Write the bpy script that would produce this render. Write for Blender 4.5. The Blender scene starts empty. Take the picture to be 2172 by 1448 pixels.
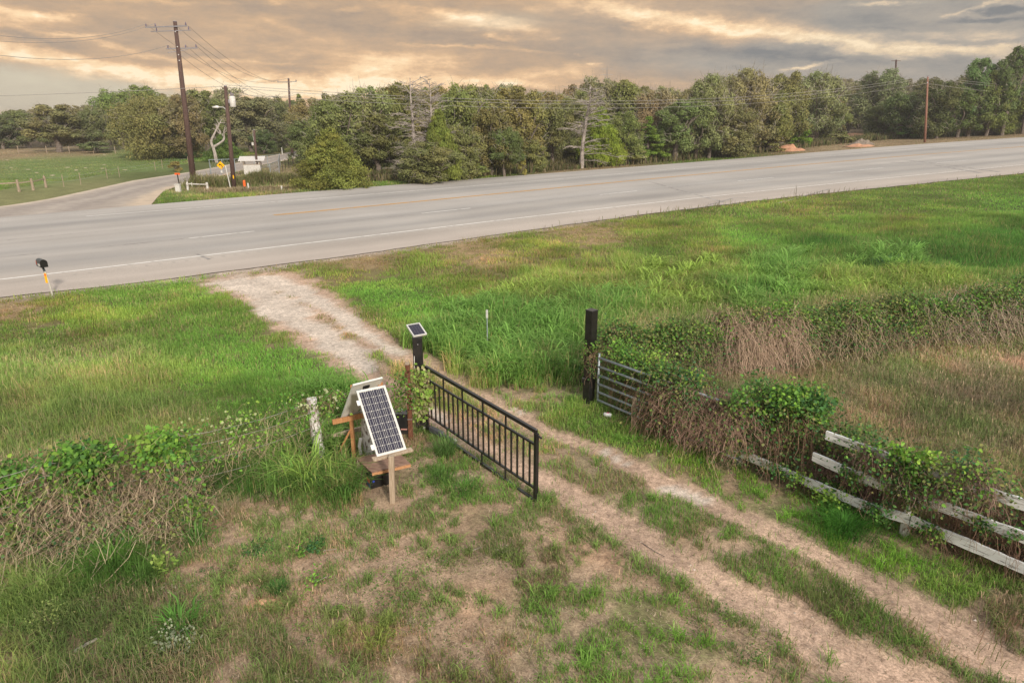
import bpy, math, random
import numpy as np
from math import radians, cos, sin, pi
from mathutils import Vector
R = np.random.default_rng(7)
random.seed(7)
sc = bpy.context.scene
COL = sc.collection

# ------------------------------------------------------------------ camera model (real camera position, metres)
F = 1448.0; PITCH = radians(18.1); CH = 6.2

def ray(px, py):
    a = (px-1086)/F; b = (724-py)/F
    return np.array([a, cos(PITCH)+b*sin(PITCH), -sin(PITCH)+b*cos(PITCH)])

def base_z(x, y=0):
    t = (np.asarray(x, float)-20)/15
    return 0.75*np.where(t > 25, t, np.log1p(np.exp(np.clip(t, -40, 25))))

def hit(px, py, dz=0.0):
    """point of the ground seen at this place of the photograph"""
    d = ray(px, py); t0 = 1.0; t1 = None; t = 2.0
    while t < 900:
        q = d*t
        if CH+q[2] < base_z(q[0])+dz:
            t1 = t; break
        t0 = t; t += 0.02*t+.05
    if t1 is None: t1 = 900
    for _ in range(30):
        m = (t0+t1)/2; q = d*m
        if CH+q[2] < base_z(q[0])+dz: t1 = m
        else: t0 = m
    q = d*t1
    return np.array([q[0], q[1], CH+q[2]])

def at_y(px, py, Y):
    d = ray(px, py); k = Y/d[1]
    return np.array([d[0]*k, Y, CH+d[2]*k])

def project(x, y, z):
    dz = z-CH
    zz = np.maximum(y*cos(PITCH)-dz*sin(PITCH), 2.0)
    yy = y*sin(PITCH)+dz*cos(PITCH)
    return 1086+F*x/zz, 724-F*yy/zz

# ------------------------------------------------------------------ noise
_T = np.random.default_rng(3).random((8, 256, 256)).astype(np.float32)
def vn(x, y, s=1.0, k=0):
    x = np.asarray(x, float)/s+1000.3; y = np.asarray(y, float)/s+1000.7
    i = np.floor(x).astype(int); j = np.floor(y).astype(int)
    fx = x-i; fy = y-j; fx = fx*fx*(3-2*fx); fy = fy*fy*(3-2*fy)
    T = _T[k % 8]; i &= 255; j &= 255; i1 = (i+1) & 255; j1 = (j+1) & 255
    return (T[i, j]*(1-fx)+T[i1, j]*fx)*(1-fy)+(T[i, j1]*(1-fx)+T[i1, j1]*fx)*fy
def fbm(x, y, s=1.0, k=0, o=4):
    v = 0; a = 1; t = 0
    for n in range(o):
        v = v+a*vn(x, y, s, k+n); t += a; a *= .55; s *= .47
    return v/t
def sstep(a, b, v):
    t = np.clip((v-a)/(b-a), 0, 1); return t*t*(3-2*t)

# ------------------------------------------------------------------ mesh helpers
def tag(o, label=None, cat=None, group=None, kind=None):
    if label: o['label'] = label
    if cat: o['category'] = cat
    if group: o['group'] = group
    if kind: o['kind'] = kind
    return o

def empty(name, loc, label, cat, group=None, rz=0, kind=None):
    o = bpy.data.objects.new(name, None); COL.objects.link(o)
    o.location = Vector([float(v) for v in loc]); o.rotation_euler = (0, 0, rz); o.empty_display_size = .2
    o['_o'] = 1
    del o['_o']
    return tag(o, label, cat, group, kind)

def np_mesh(name, V, faces_flat, counts, mat, cols=None, smooth=False):
    me = bpy.data.meshes.new(name)
    V = np.ascontiguousarray(V, np.float32); ff = np.ascontiguousarray(faces_flat, np.int32)
    n = len(counts)
    me.vertices.add(len(V)); me.vertices.foreach_set('co', V.ravel())
    me.loops.add(len(ff)); me.loops.foreach_set('vertex_index', ff)
    me.polygons.add(n)
    st = np.zeros(n, np.int32); c = np.asarray(counts, np.int32); st[1:] = np.cumsum(c)[:-1]
    me.polygons.foreach_set('loop_start', st); me.polygons.foreach_set('loop_total', c)
    if smooth: me.polygons.foreach_set('use_smooth', np.ones(n, bool))
    me.update(calc_edges=True)
    if cols is not None:
        a = me.color_attributes.new('Col', 'FLOAT_COLOR', 'POINT')
        cc = np.ones((len(V), 4), np.float32); cc[:, :3] = cols
        a.data.foreach_set('color', cc.ravel())
    if mat: me.materials.append(mat)
    return me

def link(name, me, loc=(0, 0, 0), parent=None):
    o = bpy.data.objects.new(name, me); COL.objects.link(o)
    if parent is not None: o.parent = parent
    else: o.location = Vector([float(v) for v in loc])
    return o

def origin(p):
    o = np.zeros(3)
    while p is not None: o = o+np.array(p.location); p = p.parent
    return o

class MB:
    """collects shapes for ONE mesh object; world coordinates, made relative to the thing's base on build"""
    def __init__(s): s.v = []; s.f = []; s.uv = None
    def add(s, V, Fc):
        n = len(s.v); s.v += [tuple(map(float, p)) for p in V]; s.f += [tuple(i+n for i in f) for f in Fc]; return s
    def box(s, c, sx, sy, sz, ax=(1, 0, 0), ay=None, az=(0, 0, 1)):
        ax = np.array(ax, float); ax /= np.linalg.norm(ax); az = np.array(az, float); az /= np.linalg.norm(az)
        ay = np.cross(az, ax) if ay is None else np.array(ay, float)
        ay = ay/np.linalg.norm(ay)
        c = np.array(c, float); V = []
        for k in (-1, 1):
            for j in (-1, 1):
                for i in (-1, 1): V.append(c+ax*i*sx/2+ay*j*sy/2+az*k*sz/2)
        return s.add(V, [(0, 2, 3, 1), (4, 5, 7, 6), (0, 1, 5, 4), (2, 6, 7, 3), (0, 4, 6, 2), (1, 3, 7, 5)])
    def beam(s, p0, p1, w, h, up=(0, 0, 1)):
        p0 = np.array(p0, float); p1 = np.array(p1, float); d = p1-p0; L = np.linalg.norm(d); d = d/L
        up = np.array(up, float)
        if abs(d@up) > .95: up = np.array([0, 1., 0])
        side = np.cross(up, d); side /= np.linalg.norm(side); u = np.cross(d, side)
        return s.box((p0+p1)/2, L, w, h, d, side, u)
    def tube(s, pts, rad, n=8, caps=True):
        pts = [np.array(p, float) for p in pts]
        if not hasattr(rad, '__len__'): rad = [rad]*len(pts)
        V = []; prev = None
        for i, p in enumerate(pts):
            d = pts[min(i+1, len(pts)-1)]-pts[max(i-1, 0)]; d = d/(np.linalg.norm(d)+1e-9)
            if prev is None:
                a = np.array([0, 0, 1.]) if abs(d[2]) < .9 else np.array([1., 0, 0])
                u = np.cross(d, a)
            else: u = prev-d*(prev@d)
            u /= np.linalg.norm(u)+1e-9; prev = u; w = np.cross(d, u)
            for k in range(n):
                t = 2*pi*k/n; V.append(p+(u*cos(t)+w*sin(t))*rad[i])
        Fc = []
        for i in range(len(pts)-1):
            for k in range(n):
                a = i*n+k; b = i*n+(k+1) % n; Fc.append((a, b, b+n, a+n))
        if caps:
            Fc.append(tuple(range(n-1, -1, -1))); m = (len(pts)-1)*n; Fc.append(tuple(m+k for k in range(n)))
        return s.add(V, Fc)
    def prism(s, poly, d):
        """poly: list of 3-D points; d: extrusion vector"""
        n = len(poly); P = [np.array(p, float) for p in poly]; Q = [p+np.array(d, float) for p in P]
        return s.add(P+Q, [tuple(range(n-1, -1, -1)), tuple(range(n, 2*n))]+[(i, (i+1) % n, n+(i+1) % n, n+i) for i in range(n)])
    def build(s, name, mat, parent=None, base=None, bevel=0, smooth=False, wobble=0):
        V = np.array(s.v)
        if wobble: V = V+np.random.default_rng(len(V)).normal(size=V.shape)*wobble
        if parent is not None: V = V-origin(parent)
        elif base is not None: V = V-np.array(base)
        me = bpy.data.meshes.new(name); me.from_pydata(V.tolist(), [], s.f); me.materials.append(mat)
        if smooth: me.polygons.foreach_set('use_smooth', np.ones(len(me.polygons), bool))
        me.update()
        o = link(name, me, base if base is not None else (0, 0, 0), parent)
        if bevel:
            m = o.modifiers.new('bevel', 'BEVEL'); m.width = bevel; m.segments = 2; m.limit_method = 'ANGLE'
        return o

# ------------------------------------------------------------------ materials
def mat_new(name):
    m = bpy.data.materials.new(name); m.use_nodes = True
    return m, m.node_tree, m.node_tree.nodes['Principled BSDF']
def N(nt, t, **k):
    n = nt.nodes.new(t)
    for a, b in k.items(): setattr(n, a, b)
    return n
def mat(name, c1, c2=None, rough=.7, metal=0, scale=6, stretch=(1, 1, 1), bump=.2, lo=.35, hi=.65, c3=None, detail=6, coord='Object', spec=.3):
    m, nt, b = mat_new(name)
    b.inputs['Roughness'].default_value = rough; b.inputs['Metallic'].default_value = metal
    b.inputs['Specular IOR Level'].default_value = spec
    tc = N(nt, 'ShaderNodeTexCoord'); mp = N(nt, 'ShaderNodeMapping'); mp.inputs['Scale'].default_value = stretch
    nt.links.new(tc.outputs[coord], mp.inputs[0])
    no = N(nt, 'ShaderNodeTexNoise'); no.inputs['Scale'].default_value = scale; no.inputs['Detail'].default_value = detail
    no.inputs['Roughness'].default_value = .65
    nt.links.new(mp.outputs[0], no.inputs[0])
    cr = N(nt, 'ShaderNodeValToRGB'); e = cr.color_ramp.elements
    e[0].position = lo; e[1].position = hi; e[0].color = (*c1, 1); e[1].color = (*(c2 or c1), 1)
    if c3: k = e.new((lo+hi)/2); k.color = (*c3, 1)
    nt.links.new(no.outputs[0], cr.inputs[0]); nt.links.new(cr.outputs[0], b.inputs['Base Color'])
    if bump:
        bm = N(nt, 'ShaderNodeBump'); bm.inputs['Strength'].default_value = bump; bm.inputs['Distance'].default_value = .01
        nt.links.new(no.outputs[0], bm.inputs['Height']); nt.links.new(bm.outputs[0], b.inputs['Normal'])
    return m

def foliage_mat(name, trans=.25, var=.5, objvar=False, rough=.65):
    """leaf material: colour carried by the leaves themselves, light passing through a little"""
    m, nt, b = mat_new(name)
    at = N(nt, 'ShaderNodeAttribute', attribute_name='Col')
    src = at.outputs['Color']
    if objvar:
        oi = N(nt, 'ShaderNodeObjectInfo')
        mx = N(nt, 'ShaderNodeMix', data_type='RGBA', blend_type='MULTIPLY'); mx.inputs[0].default_value = 1
        nt.links.new(src, mx.inputs[6]); nt.links.new(oi.outputs['Color'], mx.inputs[7]); src = mx.outputs[2]
    b.inputs['Roughness'].default_value = rough; b.inputs['Specular IOR Level'].default_value = .2
    nt.links.new(src, b.inputs['Base Color'])
    tr = N(nt, 'ShaderNodeBsdfTranslucent'); nt.links.new(src, tr.inputs[0])
    ms = N(nt, 'ShaderNodeMixShader'); ms.inputs[0].default_value = trans
    out = nt.nodes['Material Output']
    nt.links.new(b.outputs[0], ms.inputs[1]); nt.links.new(tr.outputs[0], ms.inputs[2]); nt.links.new(ms.outputs[0], out.inputs[0])
    return m

M = {}
M['black'] = mat('black_paint', (.008, .008, .009), (.02, .019, .018), rough=.32, scale=9, bump=.05, spec=.5)
M['black_dusty'] = mat('black_dusty', (.010, .010, .011), (.05, .042, .035), rough=.5, scale=5, stretch=(1, 1, .4), bump=.05, lo=.45, hi=.8)
M['chip'] = mat('bare_metal', (.5, .5, .5), (.7, .7, .7), rough=.5)
M['galv'] = mat('galvanised', (.26, .31, .35), (.42, .48, .52), rough=.42, metal=.35, scale=14, bump=.05)
M['alu'] = mat('aluminium', (.62, .62, .60), (.74, .74, .72), rough=.38, metal=.2, scale=10, bump=.03)
M['backsheet'] = mat('backsheet', (.58, .57, .53), (.68, .67, .63), rough=.5, scale=3, bump=.03)
M['newwood'] = mat('new_wood', (.30, .13, .05), (.48, .25, .11), rough=.75, scale=5, stretch=(6, 6, 1), bump=.3)
M['greywood'] = mat('grey_wood', (.22, .17, .12), (.42, .34, .26), rough=.85, scale=7, stretch=(7, 7, 1), bump=.5)
M['stake'] = mat('stake_wood', (.28, .21, .14), (.46, .37, .28), rough=.8, scale=6, stretch=(9, 9, .7), bump=.4)
M['ply'] = mat('plywood', (.16, .09, .065), (.34, .22, .16), rough=.8, scale=9, stretch=(1, 5, 1), bump=.4)
M['plyedge'] = mat('ply_edge', (.40, .19, .09), (.55, .30, .15), rough=.8, scale=20)
M['redwood'] = mat('brown_post', (.09, .035, .02), (.19, .08, .045), rough=.75, scale=8, stretch=(5, 5, 1), bump=.3)
M['peel'] = mat('peeling_paint', (.14, .10, .075), (.66, .65, .62), rough=.8, scale=9, stretch=(3, 3, 1), bump=.6, lo=.40, hi=.50)
M['pole'] = mat('pole_wood', (.055, .032, .028), (.14, .09, .075), rough=.85, scale=5, stretch=(6, 6, .4), bump=.4)
M['poleR'] = mat('pole_wood_red', (.22, .10, .07), (.33, .18, .13), rough=.85, scale=5, stretch=(6, 6, .4), bump=.4)
M['steel'] = mat('line_steel', (.30, .29, .33), (.42, .42, .46), rough=.5, metal=.5)
M['insul'] = mat('insulator', (.12, .10, .16), (.2, .18, .24), rough=.3)
M['wire'] = mat('wire', (.30, .28, .27), (.40, .38, .36), rough=.5, metal=.3, bump=0)
M['white'] = mat('white_paint', (.50, .49, .46), (.66, .65, .62), rough=.6, scale=7, bump=.1)
M['plastic_w'] = mat('white_plastic', (.75, .75, .74), (.82, .82, .80), rough=.35, bump=0)
M['redprint'] = mat('red_print', (.6, .05, .08), rough=.4, bump=0)
M['blueprint'] = mat('blue_print', (.03, .06, .35), rough=.4, bump=0)
M['orangeprint'] = mat('orange_print', (.75, .12, .02), rough=.5, bump=0)
M['yellow'] = mat('sign_yellow', (.85, .42, .0), (.92, .50, .01), rough=.4, bump=0)
M['signblack'] = mat('sign_black', (.01, .01, .01), rough=.5, bump=0)
M['reflect'] = mat('reflector', (.85, .35, .01), (.9, .5, .02), rough=.35, bump=0)
M['mailbox'] = mat('mailbox_paint', (.02, .035, .04), (.045, .06, .065), rough=.4, scale=8, bump=.05, spec=.5)
M['opener'] = mat('opener_grey', (.06, .065, .075), (.10, .11, .12), rough=.45, bump=.05)
M['cast'] = mat('cast_metal', (.4, .39, .37), (.6, .58, .55), rough=.5, metal=.5)
M['roofmetal'] = mat('roof_metal', (.55, .52, .48), (.68, .65, .62), rough=.5, scale=2, stretch=(8, 1, 1), bump=.1)
M['redsoil'] = mat('red_soil', (.42, .21, .12), (.54, .31, .20), rough=.95, scale=3, bump=.8)
M['debris'] = mat('grey_debris', (.12, .09, .07), (.3, .25, .2), rough=.95, scale=5, bump=.8)
M['bark'] = mat('bark', (.10, .08, .065), (.24, .20, .17), rough=.9, scale=6, stretch=(4, 4, 1), bump=.6)
M['twig'] = mat('lichen_twig', (.26, .23, .19), (.42, .38, .33), rough=.9, scale=2, bump=0)
M['deadwood'] = mat('dead_wood', (.27, .235, .21), (.44, .39, .355), rough=.9, scale=3, bump=.2)
M['leaf'] = foliage_mat('tree_leaf', .34, objvar=True)
M['grass'] = foliage_mat('grass_blade', .48)
M['vineleaf'] = foliage_mat('vine_leaf', .3, rough=.5)
M['stem'] = foliage_mat('dry_stem', .05, rough=.85)

def peel_board(ang):
    m, nt, b = mat_new('peeling_board_paint'); b.inputs['Roughness'].default_value = .8
    tc = N(nt, 'ShaderNodeTexCoord'); m1 = N(nt, 'ShaderNodeMapping'); m1.inputs['Rotation'].default_value = (0, 0, -ang); m2 = N(nt, 'ShaderNodeMapping'); m2.inputs['Scale'].default_value = (1.6, 14, 26)
    nt.links.new(tc.outputs['Object'], m1.inputs[0]); nt.links.new(m1.outputs[0], m2.inputs[0])
    no = N(nt, 'ShaderNodeTexNoise'); no.inputs['Scale'].default_value = 1.5; no.inputs['Detail'].default_value = 8; no.inputs['Roughness'].default_value = .7; nt.links.new(m2.outputs[0], no.inputs[0])
    cr = N(nt, 'ShaderNodeValToRGB'); e = cr.color_ramp.elements; e[0].position = .37; e[0].color = (.12, .11, .10, 1); e[1].position = .41; e[1].color = (.64, .66, .66, 1)
    k = e.new(.62); k.color = (.78, .80, .80, 1)
    nt.links.new(no.outputs[0], cr.inputs[0]); nt.links.new(cr.outputs[0], b.inputs['Base Color'])
    bm = N(nt, 'ShaderNodeBump'); bm.inputs['Strength'].default_value = .5; bm.inputs['Distance'].default_value = .01; nt.links.new(no.outputs[0], bm.inputs['Height']); nt.links.new(bm.outputs[0], b.inputs['Normal'])
    return m
# ------------------------------------------------------------------ field of ground cover, given at places of the ground
def lin(r, g, b): return tuple(((c/255+.055)/1.055)**2.4 if c > 10 else c/3294 for c in (r, g, b))
# type: density, height, dry share, green blade colour, dry blade colour, soil colour
TY = {
 'L': (1.0, .12, .04, (.130, .275, .048), (.30, .28, .12), (.075, .120, .030)),
 'l': (1.0, .16, .12, (.130, .240, .045), (.34, .30, .14), (.100, .120, .040)),
 'T': (1.0, .34, .20, (.170, .265, .070), (.40, .34, .18), (.130, .130, .055)),
 'M': (1.0, .20, .20, (.160, .250, .045), (.36, .29, .13), (.150, .135, .055)),
 'm': (.75, .10, .55, (.160, .210, .050), (.38, .29, .16), (.300, .215, .120)),
 'J': (1.0, .75, .10, (.120, .245, .055), (.36, .34, .14), (.060, .085, .030)),
 'j': (1.0, .60, .25, (.190, .290, .060), (.40, .36, .15), (.090, .110, .040)),
 'K': (1.0, .28, .10, (.060, .155, .028), (.24, .22, .09), (.050, .080, .025)),
 'B': (.42, .07, .55, (.130, .170, .060), (.42, .30, .20), (.450, .315, .225)),
 'P': (.76, .10, .38, (.120, .200, .055), (.40, .29, .18), (.370, .265, .180)),
 'G': (.84, .12, .22, (.115, .225, .045), (.34, .26, .14), (.290, .235, .145)),
 'H': (.93, .13, .10, (.120, .270, .035), (.30, .30, .12), (.200, .200, .090)),
 'D': (.90, .30, .74, (.120, .165, .055), (.31, .22, .15), (.210, .155, .110)),
 'd': (.93, .32, .66, (.140, .185, .060), (.38, .29, .20), (.230, .170, .115)),
 'W': (.88, .15, .38, (.120, .175, .050), (.30, .23, .14), (.280, .210, .140)),
 'V': (.86, .26, .34, (.110, .170, .052), (.29, .22, .14), (.250, .190, .125)),
 'S': (1.0, .07, .20, (.130, .195, .055), (.30, .29, .14), (.140, .200, .065)),
 'Q': (1.0, .28, .48, (.135, .190, .065), (.34, .27, .17), (.150, .130, .070)),
 'q': (1.0, .28, .62, (.135, .180, .065), (.40, .31, .21), (.190, .155, .095)),
 's': (1.0, .07, .80, (.120, .160, .050), (.36, .28, .18), (.270, .200, .120)),
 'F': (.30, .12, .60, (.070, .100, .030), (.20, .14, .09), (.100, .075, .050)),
}
CP = []
def cps(s):
    for tok in s.split():
        a, b, t = tok.split(','); CP.append((float(a), float(b), t))
cps('''20,668,m 60,700,l 150,655,M 250,628,l 350,625,l 420,635,L 330,690,l 200,710,M 60,760,T 150,830,T 300,790,T 450,720,L
560,760,L 650,800,L 420,815,L 520,870,L 380,890,T 200,900,T 60,880,T 60,960,T 300,960,T 450,960,T 600,880,L 680,800,L 720,790,L
500,680,l 470,640,M 250,740,T 570,920,l 40,1060,d 200,1050,D 400,1050,D 540,970,T 600,1030,J 650,1020,j 700,1000,J 500,1030,K
620,960,J 760,1080,P 700,860,J
100,1130,D 300,1120,D 420,1090,d 300,1180,P 450,1150,P 560,1080,B 680,1090,P 230,1200,K 60,1250,T 150,1350,V 300,1310,V 450,1250,P
560,1270,B 400,1380,V 600,1400,V 700,1200,P 700,1300,B 850,1200,P 900,1090,P 800,1350,m 950,1300,P 900,1000,G 980,1010,G 960,960,G
1000,1080,G 1080,1060,G 1040,1180,W 1150,1200,W 1150,1300,G 1260,1330,G 1380,1330,H 1330,1270,H 1450,1400,H 1250,1420,G 1020,1400,W
900,1420,W 1100,1150,W 870,950,P 1130,1130,P 820,1130,P 600,1190,P 520,1330,W 60,1440,T 250,1440,V 700,1420,V 1200,1130,P 1250,1200,P 1330,1230,P 1480,1320,P
760,740,m 700,700,m 870,820,m 650,650,m 1000,895,P 1150,930,G 1230,970,G 1350,1040,G 1430,1100,G 1500,1150,G 1600,1220,G 1720,1280,W 1860,1350,G
2000,1420,P 1330,1010,W 1900,1440,P 1600,1400,P
1160,850,G 1250,895,l 1330,930,L 1450,965,H 1560,1030,H 1700,1085,H 1800,1140,H 1900,1190,H 2000,1250,l 2090,1310,D 2172,1360,D
640,600,m 700,575,M 760,550,m 800,620,L 900,555,M 900,640,L 980,600,M 1000,680,J 950,720,J 860,690,l 1080,700,J 1080,770,J 1150,800,J 1180,700,J
1230,620,j 1300,660,J 1100,640,j 1000,540,m 1150,520,M 1250,500,m 1350,490,M 1400,540,l 1600,465,l 1700,450,M 1900,420,l 2100,395,l
2172,430,L 1600,510,L 1750,520,K 1900,470,M 2000,460,l 2120,500,K 1500,580,j 1650,575,J 1800,610,j 1900,560,J 2050,560,K 1950,600,j
1450,640,j 1350,580,j 1250,570,M 1600,630,J 1500,530,M 1800,470,l 1700,400,M 2172,520,K 2010,520,K 2100,540,K 2172,560,K 1980,540,K
1500,740,q 1700,720,q 1900,690,q 2100,650,q 1450,800,q 1700,850,Q 1900,800,Q 2100,780,q 1650,800,Q 2000,900,Q 2150,900,Q 1850,900,Q
2150,1000,Q 1500,850,Q 1960,760,Q 2060,840,q 1780,760,Q
760,392,l 1000,376,l 1250,356,s 1500,336,l 1800,313,s 2100,290,s 400,430,l 340,424,l 500,418,M 450,400,d 560,392,J 530,380,d 600,400,d 620,370,s 680,400,l
50,425,H 200,396,H 320,372,l 430,352,l 520,330,M 600,312,M 100,372,S 300,355,S 200,340,S 60,345,S 50,322,s 180,322,s 300,325,S 20,330,s 380,330,K
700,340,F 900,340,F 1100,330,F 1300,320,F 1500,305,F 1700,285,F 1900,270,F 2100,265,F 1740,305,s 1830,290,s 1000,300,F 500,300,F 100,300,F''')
CPX = np.array([(a, b) for a, b, t in CP]); CPT = [t for a, b, t in CP]
BR_ = lambda c, k, r=1.0: (c[0]*k*r, c[1]*k, c[2]*k)
TV = np.array([(TY[t][0], TY[t][1], TY[t][2], *BR_(TY[t][3], 1.68, 1.10), *BR_(TY[t][4], 1.32), *BR_(TY[t][5], 1.22)) for t in CPT])

# places where the ground cover is worn away: world polylines with widths
def wl(s):
    return [tuple(map(float, t.split(','))) for t in s.split()]
def wpoly(s):
    out = []
    for a, b, w in wl(s):
        h = hit(a, b); out.append((h[0], h[1], w))
    return np.array(out)
TR = [wpoly('490,594,1.3 560,630,.95 630,680,.95 700,728,.75 760,775,.56 830,825,.42 900,868,.34 990,925,.32 1080,975,.32 1180,1030,.30 1300,1105,.30 1430,1185,.31 1560,1255,.32 1700,1330,.36 1850,1420,.5 1980,1500,.5'),
      wpoly('590,590,1.3 655,625,.75 740,680,.62 820,730,.5 900,775,.42 1000,830,.34 1080,872,.30 1170,917,.26 1290,965,.26 1400,1018,.26 1500,1065,.26 1620,1120,.27 1750,1185,.29 1900,1265,.40 2050,1345,.42 2200,1430,.45')]
WHITE = [wpoly('490,596,.9 560,625,.8 600,660,.7 690,710,.5 740,750,.5 780,785,.3'), wpoly('570,590,.9 620,610,.6 700,650,.3 790,715,.25 850,745,.25'),
         wpoly('905,860,.12 940,890,.12'), wpoly('1090,862,.06 1112,875,.09'), wpoly('1280,955,.06 1325,982,.08'), wpoly('1420,1035,.15 1490,1060,.2')]
def pdist(x, y, P):
    """distance to polyline divided by its width there"""
    best = np.full(np.shape(x), 1e9)
    for (x0, y0, w0), (x1, y1, w1) in zip(P[:-1], P[1:]):
        dx, dy = x1-x0, y1-y0; t = np.clip(((x-x0)*dx+(y-y0)*dy)/(dx*dx+dy*dy), 0, 1)
        d = np.hypot(x-x0-t*dx, y-y0-t*dy)/(w0+(w1-w0)*t)
        best = np.minimum(best, d)
    return best

# highway edges, world curves
def curve(s, n=160):
    P = np.array([hit(a, b)[:2] for a, b in [tuple(map(float, t.split(','))) for t in s.split()]])
    d = np.r_[0, np.cumsum(np.hypot(*np.diff(P, axis=0).T))]
    A = np.polyfit(d, P[:, 0], min(4, len(P)-1)); B = np.polyfit(d, P[:, 1], min(4, len(P)-1))
    # linear continuation beyond the ends
    t = np.linspace(0, d[-1], n); X = np.polyval(A, t); Y = np.polyval(B, t)
    e0 = np.array([X[0]-X[3], Y[0]-Y[3]]); e0 /= np.linalg.norm(e0); e1 = np.array([X[-1]-X[-4], Y[-1]-Y[-4]]); e1 /= np.linalg.norm(e1)
    k = np.linspace(1, 0, 40, endpoint=False)[:, None]*130; k2 = np.linspace(0, 1, 41)[1:, None]*260
    C = np.vstack([np.array([X[0], Y[0]])+e0*k, np.c_[X, Y], np.array([X[-1], Y[-1]])+e1*k2])
    return C
C_near = curve('0,632 300,600 760,541 1050,499 1300,463 1600,429 1900,395 2172,368')
C_w = curve('0,595 362,552 724,508.3 1086,466 1448,424 1810,386 2172,350')
C_y = curve('583,457 724,445 1086,408.5 1448,374 1810,341 2172,311.7')
C_w2 = curve('724,418 1057,391 1448,358 1810,327 2172,299')
C_far = curve('-120,474 0,462 300,434 724,403 1086,375 1448,345.5 1810,317.5 2172,291.7')
def y_on(C, x): return np.interp(x, C[:, 0], C[:, 1])
SR_L = np.array([hit(a, b)[:2] for a, b in [(-300, 500), (-120, 452), (0, 439), (93, 425), (186, 405), (280, 384), (400, 366), (459, 355), (555, 335), (616, 323), (650, 312)]])
SR_R = np.array([hit(a, b)[:2] for a, b in [(312, 446), (333, 420), (345, 408), (380, 394), (440, 381), (490, 369), (558, 350), (609, 340), (640, 333), (690, 318)]])

def field(x, y):
    """ground cover at world points -> dens, height, dry, green(3), drycol(3), soil(3)"""
    u, v = project(x, y, base_z(x))
    u = np.clip(u, -150, 2320); v = np.clip(v, 262, 1560)
    wu = u+(vn(x, y, 1.3, 1)-.5)*60*np.clip((v-250)/500, .1, 1); wv = v+(vn(x, y, 1.1, 2)-.5)*40*np.clip((v-250)/500, .05, 1)
    out = np.zeros((len(x), TV.shape[1])); W = np.zeros(len(x))
    sv = 2.4*(1+500/np.maximum(wv-230, 25)*.6)   # distance shrinks upwards
    for i in range(len(CPX)):
        d2 = (wu-CPX[i, 0])**2+((wv-CPX[i, 1])*sv*.7)**2
        w = 1/(d2+900)**1.7; W += w; out += w[:, None]*TV[i]
    return out/W[:, None]

def worn(x, y):
    n = (fbm(x, y, .9, 2)-.5)*1.5+(fbm(x, y, .22, 5)-.5)*.7
    d = np.minimum(pdist(x, y, TR[0]), pdist(x, y, TR[1]))
    return 1-sstep(.55, 1.35, d+n)
def whiteness(x, y):
    n = (fbm(x, y, .8, 4)-.5)*1.6+(fbm(x, y, .25, 1)-.5)*.9
    d = np.full(np.shape(x), 9.)
    for P in WHITE: d = np.minimum(d, pdist(x, y, P))
    return 1-sstep(.6, 1.2, d+n)

def on_road(x, y, m=0.0):
    a = (y > y_on(C_near, x)-m) & (y < y_on(C_far, x)+m)
    ys = np.interp(x, SR_L[:, 0], SR_L[:, 1]); # side road: between its two edges
    xr = np.interp(y, SR_R[:, 1], SR_R[:, 0]); xl = np.interp(y, SR_L[:, 1], SR_L[:, 0])
    b = (y > y_on(C_far, x)-1) & (y < ys+m) & (x < xr+m) & (y < 135)
    return a | b

def ground_z(x, y):
    x = np.asarray(x, float); y = np.asarray(y, float)
    b = base_z(x)
    u = np.clip((y_on(C_near, x)-y-1.5)/6, 0, 1)
    z = b+u*((fbm(x, y, 3.0, 3)-.5)*.16+(fbm(x, y, .5, 6)-.5)*.035)
    w = np.clip(1.4-np.minimum(pdist(x, y, TR[0]), pdist(x, y, TR[1])), 0, 1)*u
    return z-.03*w

# ------------------------------------------------------------------ ground sheet
def axis(lo, hi, c, a, n):
    s0 = math.asinh((lo-c)/a); s1 = math.asinh((hi-c)/a)
    return c+a*np.sinh(np.linspace(s0, s1, n))
gx = axis(-900, 1100, 0, 9, 620); gy = axis(-60, 1400, 9, 8, 520)
GX, GY = np.meshgrid(gx, gy); X = GX.ravel(); Y = GY.ravel()
Z = ground_z(X, Y)
D = np.hypot(X, Y)
fd = field(X, Y); soil = fd[:, 9:12].copy()
n1 = fbm(X, Y, 1.2, 0); n2 = fbm(X, Y, .3, 3)
bare = sstep(.50, .66, n1)*np.clip(1-fd[:, 0]+.25, 0, 1)*(Y < 20)
dirt = np.array([.49, .325, .225]); soil += (dirt-soil)*bare[:, None]
n3 = fbm(X, Y, .9, 6); soil *= (.72+.5*n2)[:, None]
n4 = fbm(X, Y, .38, 5, 3); patch = sstep(.44, .56, n4)*.75*(fd[:, 0] < .96)*(Y < 16); soil += (np.array([.47, .34, .24])*(.75+.45*n2)[:, None]-soil)*patch[:, None]
rd = (sstep(.42, .6, n3)*np.clip(1.1-fd[:, 0], 0, .8)*(Y < 24))[:, None]; soil += (soil*np.array([.92, .80, .72])-soil)*rd
wr = worn(X, Y)
track = np.array([.585, .415, .31])*(.80+.36*n2)[:, None]
soil += (track-soil)*(wr*.95)[:, None]
wt = whiteness(X, Y); white = np.array([.70, .61, .52])*(.80+.36*n2)[:, None]
soil += (white-soil)*(wt*.88)[:, None]
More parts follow.
